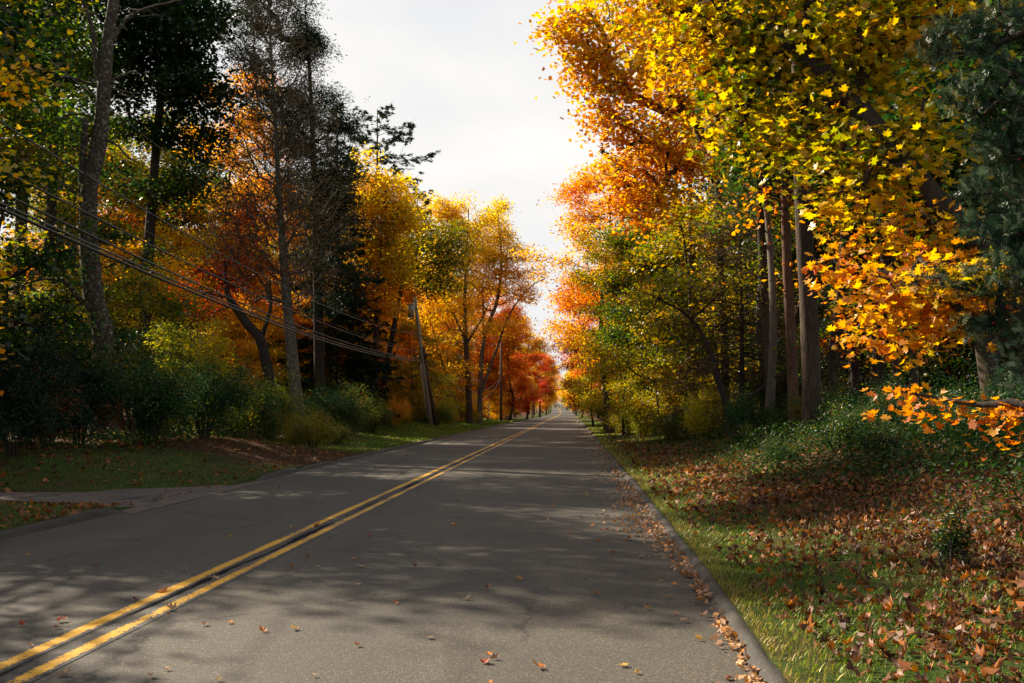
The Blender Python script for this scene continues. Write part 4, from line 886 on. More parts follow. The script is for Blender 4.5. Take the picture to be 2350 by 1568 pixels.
tree('maple_tree', 'dark leafy maple beyond the yew at the view edge', 'maple_a', 2480, 20, 3.0, 'dark_green_leaves', s=1.0)
tree('hemlock_tree', 'dark hemlock at the back of the woods behind the yew', 'hemlock', 2150, 40, 3, 'spruce_needles', top=300)
tree('pine_tree', 'green pine top showing through the orange maple crown', 'pine', 1560, 55, 3, 'spruce_needles', top=150)
rtree('light orange maple leaning its airy crown over the road', 'maple_b', 1400, 58, 2.0, 'light_orange_leaves', 320)
rtree('green and yellow tree on the sunny edge of the road', 'maple_a', 1470, 52, .3, 'olive_leaves', 480)
rtree('green crowned tree beside the olive hemlock', 'maple_c', 1540, 50, 1.3, 'green_leaves', 470)
rtree('yellow green tree low over the grass verge', 'under_c', 1430, 52, 2.3, 'yellow_green_leaves', 720, name='sapling')
rtree('yellow green sapling bordering the far grass verge', 'under_c', 1385, 66, 3.3, 'yellow_green_leaves', 730, name='sapling')
rtree('olive sapling leaning over the verge below the green tree', 'under_c', 1500, 44, 4.3, 'olive_leaves', 690, name='sapling')
rtree('orange maple reaching towards the road in the middle distance', 'maple_c', 1400, 92, 5.3, 'orange_leaves', 600)
rtree('deep red young maple beneath the yellow green tree', 'under_c', 1362, 84, .5, 'red_leaves', 740, name='sapling')
rtree('pale orange maple behind the reaching orange one', 'maple_b', 1412, 115, 1.5, 'light_orange_leaves', 560)
rtree('yellow green maple beyond the reaching orange one', 'maple_a', 1372, 135, 2.5, 'yellow_green_leaves', 760)
for i, (px, Y, top, leaf, pr) in enumerate([(1335, 170, 800, 'golden_leaves', 'maple_c'), (1380, 190, 745, 'olive_leaves', 'maple_b'), (1322, 230, 835, 'yellow_green_leaves', 'maple_a'), (1318, 300, 860, 'golden_leaves', 'maple_c'), (1330, 290, 830, 'orange_leaves', 'maple_b'), (1300, 420, 880, 'olive_leaves', 'maple_a'), (1290, 520, 885, 'golden_leaves', 'maple_b'), (1275, 560, 880, 'olive_leaves', 'hemlock'), (1302, 480, 862, 'golden_leaves', 'maple_a')]):
    tree('maple_tree', ['golden maple far along past the red ones', 'tall olive tree rising behind the far golden maple', 'pale yellow green tree near the distant road bend', 'small golden tree at the distant road bend', 'small orange tree behind the distant golden one', 'tiny olive tree closing the end of the road', 'tiny golden tree closing the end of the road', 'dark little conifer closing the end of the road', 'small golden crown right over the end of the road'][i], pr, px, Y, i * 1.3, leaf, top=top)
# individual trunks of the right wood
TR = [(1596, 42, .12, -14, 'slim pinkish trunk leaning at the edge of the right hand wood', BARK_RED, 700), (1768, 34, .14, -26, 'slim lit trunk between the hemlock and the vine covered trunk', BARK, 640), (1822, 31.5, .16, -22, 'vine covered reddish trunk right beside the big maple trunk', BARK_RED, 500),
      (1902, 33, .18, 45, 'grey trunk leaning away from the big maple trunk', BARK_DARK, 400), (1962, 36, .15, -4, 'straight dark trunk past the leaning grey one', BARK_DARK, 400), (2000, 33, .2, 55, 'thick dark trunk leaning to the view edge', BARK_DARK, 600), (2112, 38, .12, -6, 'thin dark trunk behind the orange leaf spray', BARK_DARK, 500),
      (2255, 24, .12, 40, 'rough brown trunk leaning under the yew', BARK, 600), (2335, 22, .15, -8, 'rough brown trunk at the view edge under the yew', BARK, 600), (1668, 40, .15, -20, 'dark ivy clad trunk behind the forked tree', BARK_DARK, 500), (1640, 46, .11, 10, 'thin dark trunk in the shade near the slim pinkish one', BARK_DARK, 500)]
for i, (px, Y, r, ln, lab, bk, _t) in enumerate(TR):
    custom('forest_tree', lab, [(px, 985), (px + ln * .3, 800), (px + ln * .75, 600), (px + ln, 400), (px + ln * 1.3, 100), (px + ln * 1.5, -150)], Y, [r * 1.1, r, r * .8, r * .5, .03],
           [(px + ln - 40, 100, Y, 90, 80, .4), (px + ln + 60, 0, Y, 100, 80, .5), (px + ln, -120, Y, 120, 80, .4), (px + ln * .5 - 30, 500, Y, 70, 60, .6, .25), (px + ln * .5 + 50, 640, Y, 80, 60, .5, .15)], 110, 26, .17,
           ['olive_leaves', 'golden_leaves', 'orange_leaves', 'olive_leaves', 'golden_leaves'][i % 5], seed=500 + i, bark=bk, attach=.25)
# forked dark tree
custom('forked_tree', 'black forked tree with one limb arching over towards the road', [(1684, 985), (1672, 940), (1650, 880), (1630, 810), (1600, 750), (1565, 715), (1520, 690)], 34, [.17, .13, .1, .06, .02],
       [(1500, 680, 34, 60, 40, .4), (1560, 640, 34, 60, 40, .5), (1450, 720, 33, 40, 30, .5), (1700, 640, 34, 80, 50, .4)], 90, 30, .11, 'olive_leaves', kind='quad', seed=210, bark=BARK_DARK, attach=.3,
       extra_paths=[([(1680, 965), (1700, 930), (1740, 895), (1790, 868), (1830, 850)], .09, .03), ([(1790, 868), (1815, 830), (1820, 780)], .04, .01)])
# bare twigs tree in the gap over the road
# forest rows behind on the right
rg = np.random.default_rng(78)
for row, (x0, ya, yb, stp) in enumerate([(11, 46, 150, 7), (17, 34, 180, 6.5), (25, 34, 220, 7), (36, 40, 240, 9), (50, 46, 260, 13)]):
    y = ya
    while y < yb:
        x = x0 + rg.uniform(-3, 3); yy = y + rg.uniform(-2.5, 2.5)
        pr = str(rg.choice(['tall_a', 'tall_b', 'tall_c', 'hemlock', 'tall_b'] if row < 3 else ['maple_c', 'hemlock', 'maple_a', 'tall_a']))
        lf = str(rg.choice(['olive_leaves', 'green_leaves', 'golden_leaves', 'orange_leaves', 'dark_green_leaves'], p=[.17, .28, .1, .1, .35]))  # weighted to dark leaves, colour standing in for shade inside the wood
        if pr == 'hemlock': lf = 'spruce_needles'
        put('forest_tree', 'slender tree standing deep in the shaded wood behind the leafy bank', 'tree', PR[pr], (x, yy, float(gz(x, yy)) - .1), rg.uniform(0, 6.28), rg.uniform(.8, 1.05), lf, BARK_DARK, 'trees deep in the shaded wood behind the bank')
        y += stp * rg.uniform(.7, 1.3)
for i in range(20):
    y = rg.uniform(31, 52); x = y * rg.uniform(.17, .46)
    put('forest_tree', 'slender tree standing in the shaded wood', 'tree', PR[['tall_a', 'tall_b', 'tall_c'][i % 3]], (x, y, float(gz(x, y)) - .1), rg.uniform(0, 6.28), rg.uniform(.8, 1.0), str(rg.choice(['dark_green_leaves', 'green_leaves', 'olive_leaves', 'orange_leaves'])), [BARK_DARK, BARK_GREY, BARK][i % 3], 'trees deep in the shaded wood behind the bank')
for i in range(18):
    x = rg.uniform(9, 34); y = rg.uniform(40, 75)
    put('sapling', 'small shaded sapling under the tall trees behind the leafy bank', 'tree', PR[str(rg.choice(['under_a', 'under_b', 'under_c']))], (x, y, float(gz(x, y)) - .1), rg.uniform(0, 6.3), rg.uniform(.6, 1.1), str(rg.choice(['olive_leaves', 'green_leaves', 'dark_green_leaves', 'dark_green_leaves', 'spruce_needles'])), BARK_DARK, 'saplings under the shaded wood')  # dark palettes favoured: the wood's shade is put into leaf colour
rg = np.random.default_rng(81)
for side in (-1, 1):
    y = 128
    while y < 640:
        x = (RX0 - rg.uniform(3, 7) if side < 0 else RX1 + rg.uniform(3.2, 7)) + float(bend(y))
        put('roadside_tree', None, 'tree', PR[str(rg.choice(['maple_a', 'maple_b', 'maple_c', 'tall_c']))], (x, y, float(gz(x, y)) - .1), rg.uniform(0, 6.3), rg.uniform(.5, .8), str(rg.choice(['golden_leaves', 'orange_leaves', 'olive_leaves', 'yellow_green_leaves', 'red_orange_leaves', 'green_leaves'], p=[.25, .2, .2, .15, .08, .12])), BARK, 'trees lining the far road')
        y += rg.uniform(7, 12) * (1 + (y - 128) / 300)
for i in range(110):
    y = rg.uniform(62, 230); side = -1 if rg.uniform() < .62 else 1
    x = RX0 - 3.2 - rg.exponential(7) if side < 0 else RX1 + 3.5 + rg.exponential(8)
    if (-.172 < x / y < -.122 and y < 74) or (-.09 < x / y < -.055 and y < 116): continue
    put('sapling', None, 'tree', PR[str(rg.choice(['under_a', 'under_b', 'under_c']))], (x, y, float(gz(x, y)) - .1), rg.uniform(0, 6.3), rg.uniform(.5, .95), str(rg.choice(['olive_leaves', 'golden_leaves', 'yellow_green_leaves', 'orange_leaves', 'green_leaves'], p=[.3, .25, .2, .1, .15])), BARK_DARK, 'understorey saplings along the road')
# shrubs at the wood edge, right
for i, (px, Y, pr, s, leaf, lab) in enumerate([(1475, 46, 'bush_a', .9, 'yellow_green_leaves', 'sunlit yellow green shrub at the grass edge'), (1540, 38, 'bush_b', .9, 'green_leaves', 'green shrub beside the slim pinkish trunk'), (1620, 35, 'bush_a', .8, 'yellow_green_leaves', 'yellow leaved shrub at the forked tree foot'), (1740, 32, 'bush_b', .9, 'glossy_bush_leaves', 'dark shrub between the forked tree and the big trunk'),
        (1800, 36, 'bush_a', .95, 'dark_green_leaves', 'dark shrub behind the vine covered trunk'), (1400, 60, 'bush_a', 1.0, 'green_leaves', 'green shrub further along the verge'), (1440, 54, 'bush_a', .95, 'olive_leaves', 'olive shrub along the verge'), (1960, 27, 'bush_b', .8, 'glossy_bush_leaves', 'low dark shrub past the big trunk'), (2080, 24, 'bush_b', .8, 'cover_leaves', 'low green shrub in the shade beside the thick leaning trunk'),
        (2200, 20, 'bush_b', .75, 'cover_leaves', 'low green shrub below the rough brown trunk'), (2320, 17, 'bush_b', .8, 'glossy_bush_leaves', 'dark low shrub at the view edge'), (1880, 31, 'bush_b', .9, 'green_leaves', 'green shrub behind the big maple trunk')]):
    sh(px, Y, pr, s, leaf, lab, i * 1.2)
rg = np.random.default_rng(83)
for i in range(12):
    Y = rg.uniform(17, 31); px = rg.uniform(1540 + (30 - Y) * 26, 2420); q_ = put_shrub('woodland_plant', None, ['weed', 'bush_b'][i % 3 == 0], at(px, 938, Y)[0], Y, rg.uniform(0, 6), rg.uniform(.55, 1.0) * (1.0 if i % 3 else .5), str(rg.choice(['cover_leaves', 'dark_green_leaves', 'cover_leaves'])), 'low plants on the shaded wood floor')
g0 = ground_at(2290, 1490, .25)
put_shrub('weed', 'tall pale weed with narrow leaves among the fallen leaves near the corner', 'tall_weed', 3.3, 6.9, .5, .62, 'green_leaves')
put_shrub('weed', 'low weed with pale round leaves in the sunlit corner', 'tall_weed', 2.95, 6.1, 2.5, .36, 'green_leaves')
put_shrub('weed', 'dark leafy weed in the shaded leaf litter', 'tall_weed', 3.1, 8.4, 1.5, .5, 'cover_leaves')

# ================================================================== trees added at and beyond the view edge to shade the road and verge
rg = np.random.default_rng(79)
for i, (x, y, pr, s, lf, lab) in enumerate([(-14.5, 17.5, 'under_c', 1.2, 'dark_green_leaves', 'dark sapling added for shade on the driveway edge beyond the view'), (-17.6, 21.0, 'maple_c', 1.08, 'dark_green_leaves', 'dark green maple added for shade by the driveway at the very edge of the view'), (-20.5, 26.5, 'maple_b', .9, 'green_leaves', 'tall thin maple added for shade behind the driveway maple'), (-21, 12.5, 'maple_b', .85, 'green_leaves', 'unseen green maple added for shade on the near side of the driveway'), (-20.5, 31.5, 'tall_a', 1.2, 'green_leaves', 'very tall slender tree added for shade behind the driveway trees at the view edge'), (-25, 30, 'maple_c', .95, 'dark_green_leaves', 'dark maple added for shade behind the rhododendrons beyond the view edge'), (-14, 8, 'maple_c', .8, 'orange_leaves', 'unseen orange maple added for shade on the grass corner'), (-27, 21, 'tall_c', .85, 'orange_leaves', 'unseen orange tree added for shade far down the driveway'), (-12.8, 15.6, 'under_c', 1.0, 'golden_leaves', 'unseen golden sapling added for shade on the grass corner'), (-15.4, 25.5, 'under_c', .95, 'dark_green_leaves', 'dark green sapling added for shade right behind the nearest rhododendron')]):
    put('maple_tree', lab, 'tree', PR[pr], (x, y, float(gz(x, y)) - .1), i * 1.3, s, lf, BARK_DARK, 'shade trees added beyond the view edge')

# ================================================================== utility poles and wires
def span(label, a, b, sag, r, group, mat=WIRE_MAT, name='power_line', twist=False, droopmore=0):
    a = np.asarray(a, float); b = np.asarray(b, float); n = 48; t = np.linspace(0, 1, n)
    P = a[None] * (1 - t[:, None]) + b[None] * t[:, None]; P[:, 2] -= 4 * sag * t * (1 - t)
    o_ = P[n // 2].copy(); mb = MB(); tube(mb, P - a, np.full(n, r * 1.2), 6, cap=True)
    if twist:
        n2 = 420; t2 = np.linspace(0, 1, n2); Q = np.stack([np.interp(t2, t, P[:, i]) for i in range(3)], -1) - a
        Q[:, 0] += np.cos(t2 * 240) * r * 1.5; Q[:, 2] += np.sin(t2 * 240) * r * 1.5; tube(mb, Q, np.full(n2, r * .6), 4)
    o = link(name, mb.mesh(name, mat)); o.location = [float(c) for c in a]
    return tag(o, label, 'wire', group)
def cyl(mb, c, r, h, sides=16, r2=None):
    c = np.asarray(c, float); tube(mb, [c, c + np.array((0, 0, h))], [r, r2 if r2 is not None else r], sides, cap=True)

p1b = at(990, 985, 72); p1t = at(951, 682, 72); g1 = float(gz(p1b[0], 72))
root = thing('utility_pole', 'grey weathered utility pole carrying a pale transformer can', 'utility pole', (p1b[0], 72, g1 - .2))
def loc(p): return p - np.array((p1b[0], 72, g1 - .2))
mb = MB(); topv = loc(p1t); tube(mb, [np.zeros(3), topv * .5, topv], [.17, .15, .125], 16, cap=True); link('pole', mb.mesh('pole', POLE_WOOD), root)
mb = MB(); tube(mb, [(0.42, .1, 0), topv * .35 + np.array((.2, 0, 0)), topv * .62 + np.array((.16, 0, 0))], [.13, .12, .11], 12, cap=True); link('brace', mb.mesh('brace', POLE_BROWN), root)
tcn = loc(at(948, 714, 72)) + np.array((-.12, -.32, -.45))
mb = MB(); cyl(mb, tcn, .25, .85, 20); cyl(mb, tcn + np.array((0, 0, -.05)), .22, .06, 20); cyl(mb, tcn + np.array((0, 0, .85)), .27, .07, 20); cyl(mb, tcn + np.array((0, 0, .92)), .24, .05, 20, .08)
tr = link('transformer', mb.mesh('transformer', GREY_METAL), root)
fc = bpy.data.curves.new('marking', 'FONT'); fc.body = '15\n3\n5'; fc.size = .21; fc.space_line = .8; fc.extrude = .003; fc.align_x = 'CENTER'
fo = bpy.data.objects.new('marking_source', fc); COL.objects.link(fo); bpy.context.view_layer.update()
fm = bpy.data.meshes.new_from_object(fo.evaluated_get(bpy.context.evaluated_depsgraph_get())); bpy.data.objects.remove(fo); fm.name = 'marking'; fm.materials.clear(); fm.materials.append(INK)
fo = link('marking', fm, tr); fo.location = [float(c) for c in tcn + np.array((-.02, -.262, .58))]; fo.rotation_euler = (R(90), 0, 0)
for sx in (-.1, .1):
    mb = MB(); c = tcn + np.array((sx, 0, .93))
    for q in range(5): cyl(mb, c + np.array((0, 0, q * .045)), .05 if q % 2 == 0 else .03, .045, 10)
    link('bushing', mb.mesh('bushing', PORCELAIN), tr)
for i, (dx, dz) in enumerate(((-.28, -.75), (.35, -.75), (.5, -.85))):
    mb = MB(); c = topv + np.array((dx, -.1, dz)); tube(mb, [topv + np.array((0, -.05, dz - .1)), c + np.array((0, 0, -.1))], [.02, .02], 5, cap=True)
    for q in range(6): cyl(mb, c + np.array((0, 0, -.1 + q * .05)), .055 if q % 2 == 0 else .03, .05, 10)
    link('cutout', mb.mesh('cutout', PORCELAIN), root)
mb = MB(); 
for q in range(4): cyl(mb, topv + np.array((0, 0, q * .05)), .06 if q % 2 == 0 else .03, .05, 10)
link('insulator', mb.mesh('insulator', PORCELAIN), root)
for yy in (820, 833, 800):
    mb = MB(); c = loc(at(968, yy, 72)); tube(mb, [c + np.array((-.3, -.1, 0)), c + np.array((.25, -.1, 0))], [.03, .03], 6, cap=True)
    link('cable_bracket', mb.mesh('cable_bracket', DARK_METAL), root)
mb = MB(); c = loc(at(974, 815, 72)) + np.array((.2, -.15, 0)); tube(mb, [c + np.array((0, -.35, 0)), c + np.array((0, .35, 0))], [.1, .1], 10, cap=True); link('splice_case', mb.mesh('splice_case', DARK_METAL), root)
mb = MB(); tube(mb, [loc(at(984, 960, 72)) + np.array((-.1, -.16, 0)), loc(at(968, 830, 72)) + np.array((-.1, -.16, 0))], [.03, .03], 6, cap=True); link('conduit', mb.mesh('conduit', GREY_METAL), root)

p2b = at(1149, 972, 114); p2t = at(1149, 786, 114)
def plain_pole(label, b, t, Y, mat=POLE_BROWN):
    g = float(gz(b[0], Y)) - .2; r_ = thing('utility_pole', label, 'utility pole', (b[0], Y, g))
    mb = MB(); tube(mb, [(0, 0, 0), (0, 0, t[2] - g)], [.16, .11], 12, cap=True); link('pole', mb.mesh('pole', mat), r_)
    mb = MB(); z = (t[2] - g) * .62; tube(mb, [(-.25, -.1, z), (.35, -.1, z)], [.035, .035], 6, cap=True); link('cable_bracket', mb.mesh('cable_bracket', DARK_METAL), r_)
    mb = MB()
    for q in range(4): cyl(mb, (0, 0, t[2] - g + q * .05), .06 if q % 2 == 0 else .03, .05, 8)
    link('insulator', mb.mesh('insulator', PORCELAIN), r_)
    return r_
plain_pole('plain brown utility pole, the second one along the road', p2b, p2t, 114)
far = [(1222, 168, 845, 'third utility pole along the road, small and grey', POLE_WOOD), (1240, 210, 858, 'small utility pole past the third one', POLE_WOOD), (1258, 300, 880, 'tiny utility pole near the distant bend', POLE_WOOD)]
fp = []
for px, Y, ty_, lab, mt in far:
    b = at(px, 950, Y); t = at(px, ty_, Y); plain_pole(lab, b, t, Y, mt); fp.append(t)
G1 = 'cables between the off-view pole and the transformer pole'; G2 = 'cables between the first two poles'
def w1(label, ya, y0, r, sag, mat=WIRE_MAT, x=966, twist=False, dx=0):
    """cable from the off-view pole (Y=4) to the transformer pole; y0 = photo row where it crosses the picture edge"""
    b = at(x, ya, 72); ax = -10.3 + dx; Yc = None
    Yc = 18.4; e = at(0, y0, Yc)
    # solve height at Y=4 so that the sagging cable passes through e
    t = (Yc - 4) / (72 - 4); za = (e[2] + 4 * sag * t * (1 - t) - b[2] * t) / (1 - t)
    ax = (e[0] - b[0] * t) / (1 - t)
    return span(label, (ax, 4, za), b, sag, r, G1, mat, twist=twist)
w1('thick lowest black cable bundle sloping down to the transformer pole', 829, 478, .028, 1.1)
w1('thick cable lying just over the lowest bundle', 825, 466, .02, 1.1, WIRE_PALE)
w1('second black cable from below, slightly slack', 822, 441, .02, 1.1)
w1('third black cable, meeting the pole above the bundle', 808, 388, .018, 1.0)
w1('thin twisted wire from the pole middle up to the picture edge', 766, 280, .014, 1.5, WIRE_PALE, twist=True)
w1('uppermost thin power wire running to the pole top', 682, 45, .008, 1.9, WIRE_PALE, x=951)
w1('very thin wire just under the uppermost one', 770, 200, .006, 1.6, WIRE_MAT)
w1('thin wire between the twisted wire and the thick cables', 800, 340, .007, 1.3, WIRE_MAT)
pa = lambda y: at(970, y, 72); pb = lambda y: at(1149, y, 114)
span('upper slack cable between the transformer pole and the second pole', pa(818), pb(868), 2.0, .02, G2)
span('lower slack cable between the transformer pole and the second pole', pa(826), pb(870), 2.9, .024, G2)
span('thin cable between the transformer pole and the second pole', pa(815), pb(866), 2.2, .014, G2)
span('thin top wire between the transformer pole and the second pole', at(951, 682, 72), pb(787), 1.3, .01, G2, WIRE_PALE)
q = fp[0]
for i in range(3):
    span(['upper cable beyond the second pole', 'middle cable beyond the second pole', 'lower cable beyond the second pole'][i], pb(866 + 2 * i), at(1222, 880 + i * 3, 168), 1.4 + .5 * i, .024, 'cables beyond the second pole')
    span(['upper cable beyond the third pole', 'middle cable beyond the third pole', 'lower cable beyond the third pole'][i], at(1222, 880 + i * 3, 168), at(1240, 893 + i * 2, 210), .8 + .3 * i, .024, 'cables beyond the third pole')
cr1 = span('dark cable strung across the road far away', at(1222, 884, 168), at(1345, 878, 150), .9, .04, 'cables across the road')
span('second dark cable strung across the road far away', at(1240, 893, 210), at(1345, 884, 152), .9, .04, 'cables across the road')
# slim post by the grass
sp = at(1120, 978, 100)
mb = MB(); tube(mb, [(0, 0, 0), (0, 0, 2.2)], [.05, .045], 8, cap=True)
r_ = thing('marker_post', 'slim wooden marker post in the grass before the second pole', 'post', (sp[0], 100, float(gz(sp[0], 100)) - .1)); link('post', mb.mesh('post', POLE_WOOD), r_)
mb = MB(); mb.add([(-.07, -.06, 1.6), (.07, -.06, 1.6), (.07, -.06, 2.0), (-.07, -.06, 2.0), (-.07, -.05, 1.6), (.07, -.05, 1.6), (.07, -.05, 2.0), (-.07, -.05, 2.0)], [(0, 1, 2, 3), (5, 4, 7, 6), (0, 3, 7, 4), (1, 5, 6, 2), (3, 2, 6, 7), (0, 4, 5, 1)]); link('tag_plate', mb.mesh('tag_plate', GREY_METAL, smooth=False), r_)

# ================================================================== ground detail (stuff)
rg = np.random.default_rng(90)
def field(n, x0, x1, y0, y1, rng, ypow=1.0):
    """points denser close to the camera (equal density in the picture)"""
    u = rng.uniform(0, 1, n)
    y = y0 * (y1 / y0) ** (u ** ypow); x = rng.uniform(0, 1, n); x = x0 + (x1 - x0) * x
    return x, y
def pts(x, y, dz=0): return np.stack([x, y, gz(x, y) + dz], -1)
def clump(x, y, f=1.0, s=0): return .5 + .5 * np.sin(x * 1.7 * f + s + 1.5 * np.sin(y * 1.1 * f + s)) * np.cos(y * .9 * f - s + 1.2 * np.sin(x * 1.3 * f))
# fallen leaves on the right bank
mb = MB()
x, y = field(72000, 0, 1, 4.2, 60, rg, .9); x = 1.4 + (x ** .9) * (3.5 + y * .30)
near = np.clip((x - 1.4) / np.where(y < 12, 2.0, .8), 0, 1); keep = rg.uniform(0, 1, len(x)) < (.22 + .78 * near) * (.35 + .65 * clump(x, y, .8)) * (1 - .85 * sstep(11, 19, y) * sstep(1.0, 3.5, x - 1.3)); x, y = x[keep], y[keep]
d = y; small = d > 14
z = rg.uniform(0.0, .06, len(x))
Pq = pts(x, y, 0) + np.stack([0 * x, 0 * x, .015 + z], -1)
Pn = Pq[~small]; kk = rg.uniform(0, 1, len(Pn))
for kd, a0, a1, sz, cu in (('maple', 0, .5, .092, 1.2), ('star', .5, .68, .08, 1.5), ('oval', .68, 1, .06, 1.6)):
    q_ = Pn[(kk >= a0) & (kk < a1)]; q_ = q_[q_[:, 1] > 9.5] if kd == 'star' else q_; scatter(mb, q_, kd, sz * rg.uniform(.55, 1.2, len(q_)), rg, tilt=.4, curl=cu, tone=rg.beta(1.6, 2.4, len(q_)))
scatter(mb, Pq[small], 'star', .11, rg, tilt=.42, curl=.9, tone=rg.beta(2, 2.6, small.sum()))
tag(link('fallen_leaves', mb.mesh('fallen_leaves', LEAF['litter_leaves'], tone=True)), 'thick brown and orange fallen leaves on the bank', None, None, 'stuff')
# drift of leaves along the curb
mb = MB(); n = 4200; u = rg.uniform(0, 1, n); y = 4.6 * (90 / 4.6) ** u; x = RX1 + .02 + edge_in(y) - np.abs(rg.normal(0, .05 + .30 * sstep(8, 15, y), n)) + .2 * sstep(12, 20, y)
keep = rg.uniform(0, 1, n) < np.where(y < 9, .1 + .5 * clump(x * 0, y, 2) ** 2, .25 + .7 * clump(x, y, 1.6)); x, y = x[keep], y[keep]
P_ = np.stack([x, y, roadz(y) + .012 + rg.uniform(0, .04, len(x))], -1); scatter(mb, P_, 'star', .062, rg, tilt=.55, curl=.9, tone=rg.beta(1.6, 2, len(x)))
tag(link('curb_leaf_drift', mb.mesh('curb_leaf_drift', LEAF['tan_litter'], tone=True)), 'drift of small dry leaves gathered in the gutter', None, None, 'stuff')
# leaves on the left verge and mound
mb = MB(); x, y = field(9000, 0, 1, 9, 110, rg); x = RX0 - .2 - (x ** 1.3) * (2.5 + y * .16); keep = (rg.uniform(0, 1, len(x)) < .25 + .6 * clump(x, y, .5, 2)) & ~((y > 15.2) & (y < 19) & (x < -6.5) & (rg.uniform(0, 1, len(x)) > .25)); x, y = x[keep], y[keep]
scatter(mb, pts(x, y, .03), 'star', .09, rg, tilt=.4, curl=.5, tone=rg.beta(2, 2, len(x)))
tag(link('fallen_leaves', mb.mesh('fallen_leaves', LEAF['litter_leaves'], tone=True)), 'scattered fallen leaves on the grass across the road', None, None, 'stuff')
# brown needles on the mound
mb = MB(); n = 16000; x = -8.6 + rg.normal(0, 1.5, n); y = 28 + rg.normal(0, 3.4, n); keep = (x < RX0 - .15) & (y > 23.2); x, y = x[keep], y[keep]
scatter(mb, pts(x, y, .012), 'needle', .09, rg, tilt=.25, tone=rg.uniform(0, .5, len(x)))
tag(link('pine_needles', mb.mesh('pine_needles', LEAF['litter_leaves'], tone=True)), 'brown needle litter covering the low mound', None, None, 'stuff')
# grass
def grass(label, x, y, hgt, tone, seed, wide=1):
    r = np.random.default_rng(seed); mb = MB(); n = len(x)
    tv, tf = tmpl('blade'); a = r.uniform(0, 6.28, n); S = hgt * r.uniform(.5, 1.3, n); W = wide * (.7 + y * .09)
    lean = r.uniform(.1, .9, n); c, s = np.cos(a), np.sin(a)
    V = np.zeros((n, 5, 3)); lx = tv[None, :, 0] * S[:, None] * W[:, None]; lz = tv[None, :, 1] * S[:, None]; ly = tv[None, :, 1] ** 1.7 * S[:, None] * lean[:, None]
    V[..., 0] = lx * c[:, None] - ly * s[:, None]; V[..., 1] = lx * s[:, None] + ly * c[:, None]; V[..., 2] = lz * (1 - .3 * lean[:, None])
    V += pts(x, y, -.005)[:, None]
    mb.add(V.reshape(-1, 3), (np.arange(n) * 5)[:, None] + np.arange(5)[None], tone)
    return tag(link('grass', mb.mesh('grass', LEAF['grass_blades'], tone=True)), label, None, None, 'stuff')
x, y = field(90000, 0, 1, 4.3, 100, rg, .75); x = RX1 + .13 + edge_in(y) + (x ** 1.3) * (2.2 + .055 * y)
keep = rg.uniform(0, 1, len(x)) < (.35 + .65 * clump(x, y, 1.3, 5)) ; x, y = x[keep], y[keep]
grass('green and straw coloured grass on the verge beside the leafy bank', x, y, .055 + .0 * y + .02 * np.clip((y - 10) / 20, 0, 1.5), np.clip(rg.normal(.45, .25, len(x)) + .35 * (clump(x, y, .7, 1) - .5) + .3 * np.exp(-(x - RX1 - .3) / .35), 0, 1), 1)
x, y = field(80000, 0, 1, 9.5, 120, rg, .85); x = RX0 - .28 - (x ** 1.2) * (2.6 + .05 * y + 4.5 * (y < 25))
keep = (~((y > 15.9) & (y < 18.35) & (x < -6.9))) & ~((y > 14.2) & (y < 20.4) & (x > -7.4)) & ~((y > 22.5) & (y < 32) & (rg.uniform(0, 1, len(x)) < .85 * sstep(22.5, 25, y))); x, y = x[keep], y[keep]
grass('short grass strip across the road', x, y, .05 + .05 * np.clip((y - 30) / 20, 0, 2), np.clip(rg.normal(.4, .22, len(x)) + .4 * (clump(x, y, .5, 3) - .5), 0, 1), 2)
# ground cover at the foot of the wood
mb = MB(); x, y = field(90000, 0, 1, 7, 45, rg, .75); x = np.where(x < 2, 3.2 - .02 * y + (x ** .8) * (4 + y * .32), 0); x = x + .06 * (20 - np.minimum(y, 20))
keep = rg.uniform(0, 1, len(x)) < np.maximum(clump(x, y, .6, 4), sstep(12, 20, y)) * sstep(.0, 2.8, x - 2.6 + .03 * y) ** .7; x, y = x[keep], y[keep]
hh = rg.uniform(.04, .6, len(x)) * sstep(0, 3, x - 2.4) * (.6 + .6 * clump(x, y, 1.5))
scatter(mb, pts(x, y) + np.stack([0 * x, 0 * x, hh], -1), 'oval', .085, rg, tilt=.55, tone=np.clip(rg.normal(.35, .2, len(x)), 0, .93))
tag(link('ground_cover', mb.mesh('ground_cover', LEAF['cover_leaves'], tone=True)), 'dark green ground cover at the foot of the shaded wood', None, None, 'stuff')
mb = MB(); x, y = field(14000, 0, 1, 22, 110, rg, .9); x = RX0 - 3.0 - (x ** .9) * (2 + y * .10)
hh = rg.uniform(.03, .4, len(x)); scatter(mb, pts(x, y) + np.stack([0 * x, 0 * x, hh], -1), 'oval', .1, rg, tilt=.6, tone=np.clip(rg.normal(.4, .25, len(x)), 0, 1))
tag(link('ground_cover', mb.mesh('ground_cover', LEAF['cover_leaves'], tone=True)), 'low weeds at the foot of the trees across the road', None, None, 'stuff')
# forest floor litter on both sides further in
mb = MB(); n = 30000; y = rg.uniform(14, 90, n); sd = rg.uniform(0, 1, n) < .5; x = np.where(sd, rg.uniform(4, 32, n), -rg.uniform(10, 36, n)); scatter(mb, pts(x, y, .03), 'star', .16, rg, tilt=.4, curl=.3, tone=rg.beta(2, 2.6, n))
tag(link('forest_litter', mb.mesh('forest_litter', LEAF['litter_leaves'], tone=True)), 'leaf litter deep under the trees', None, None, 'stuff')

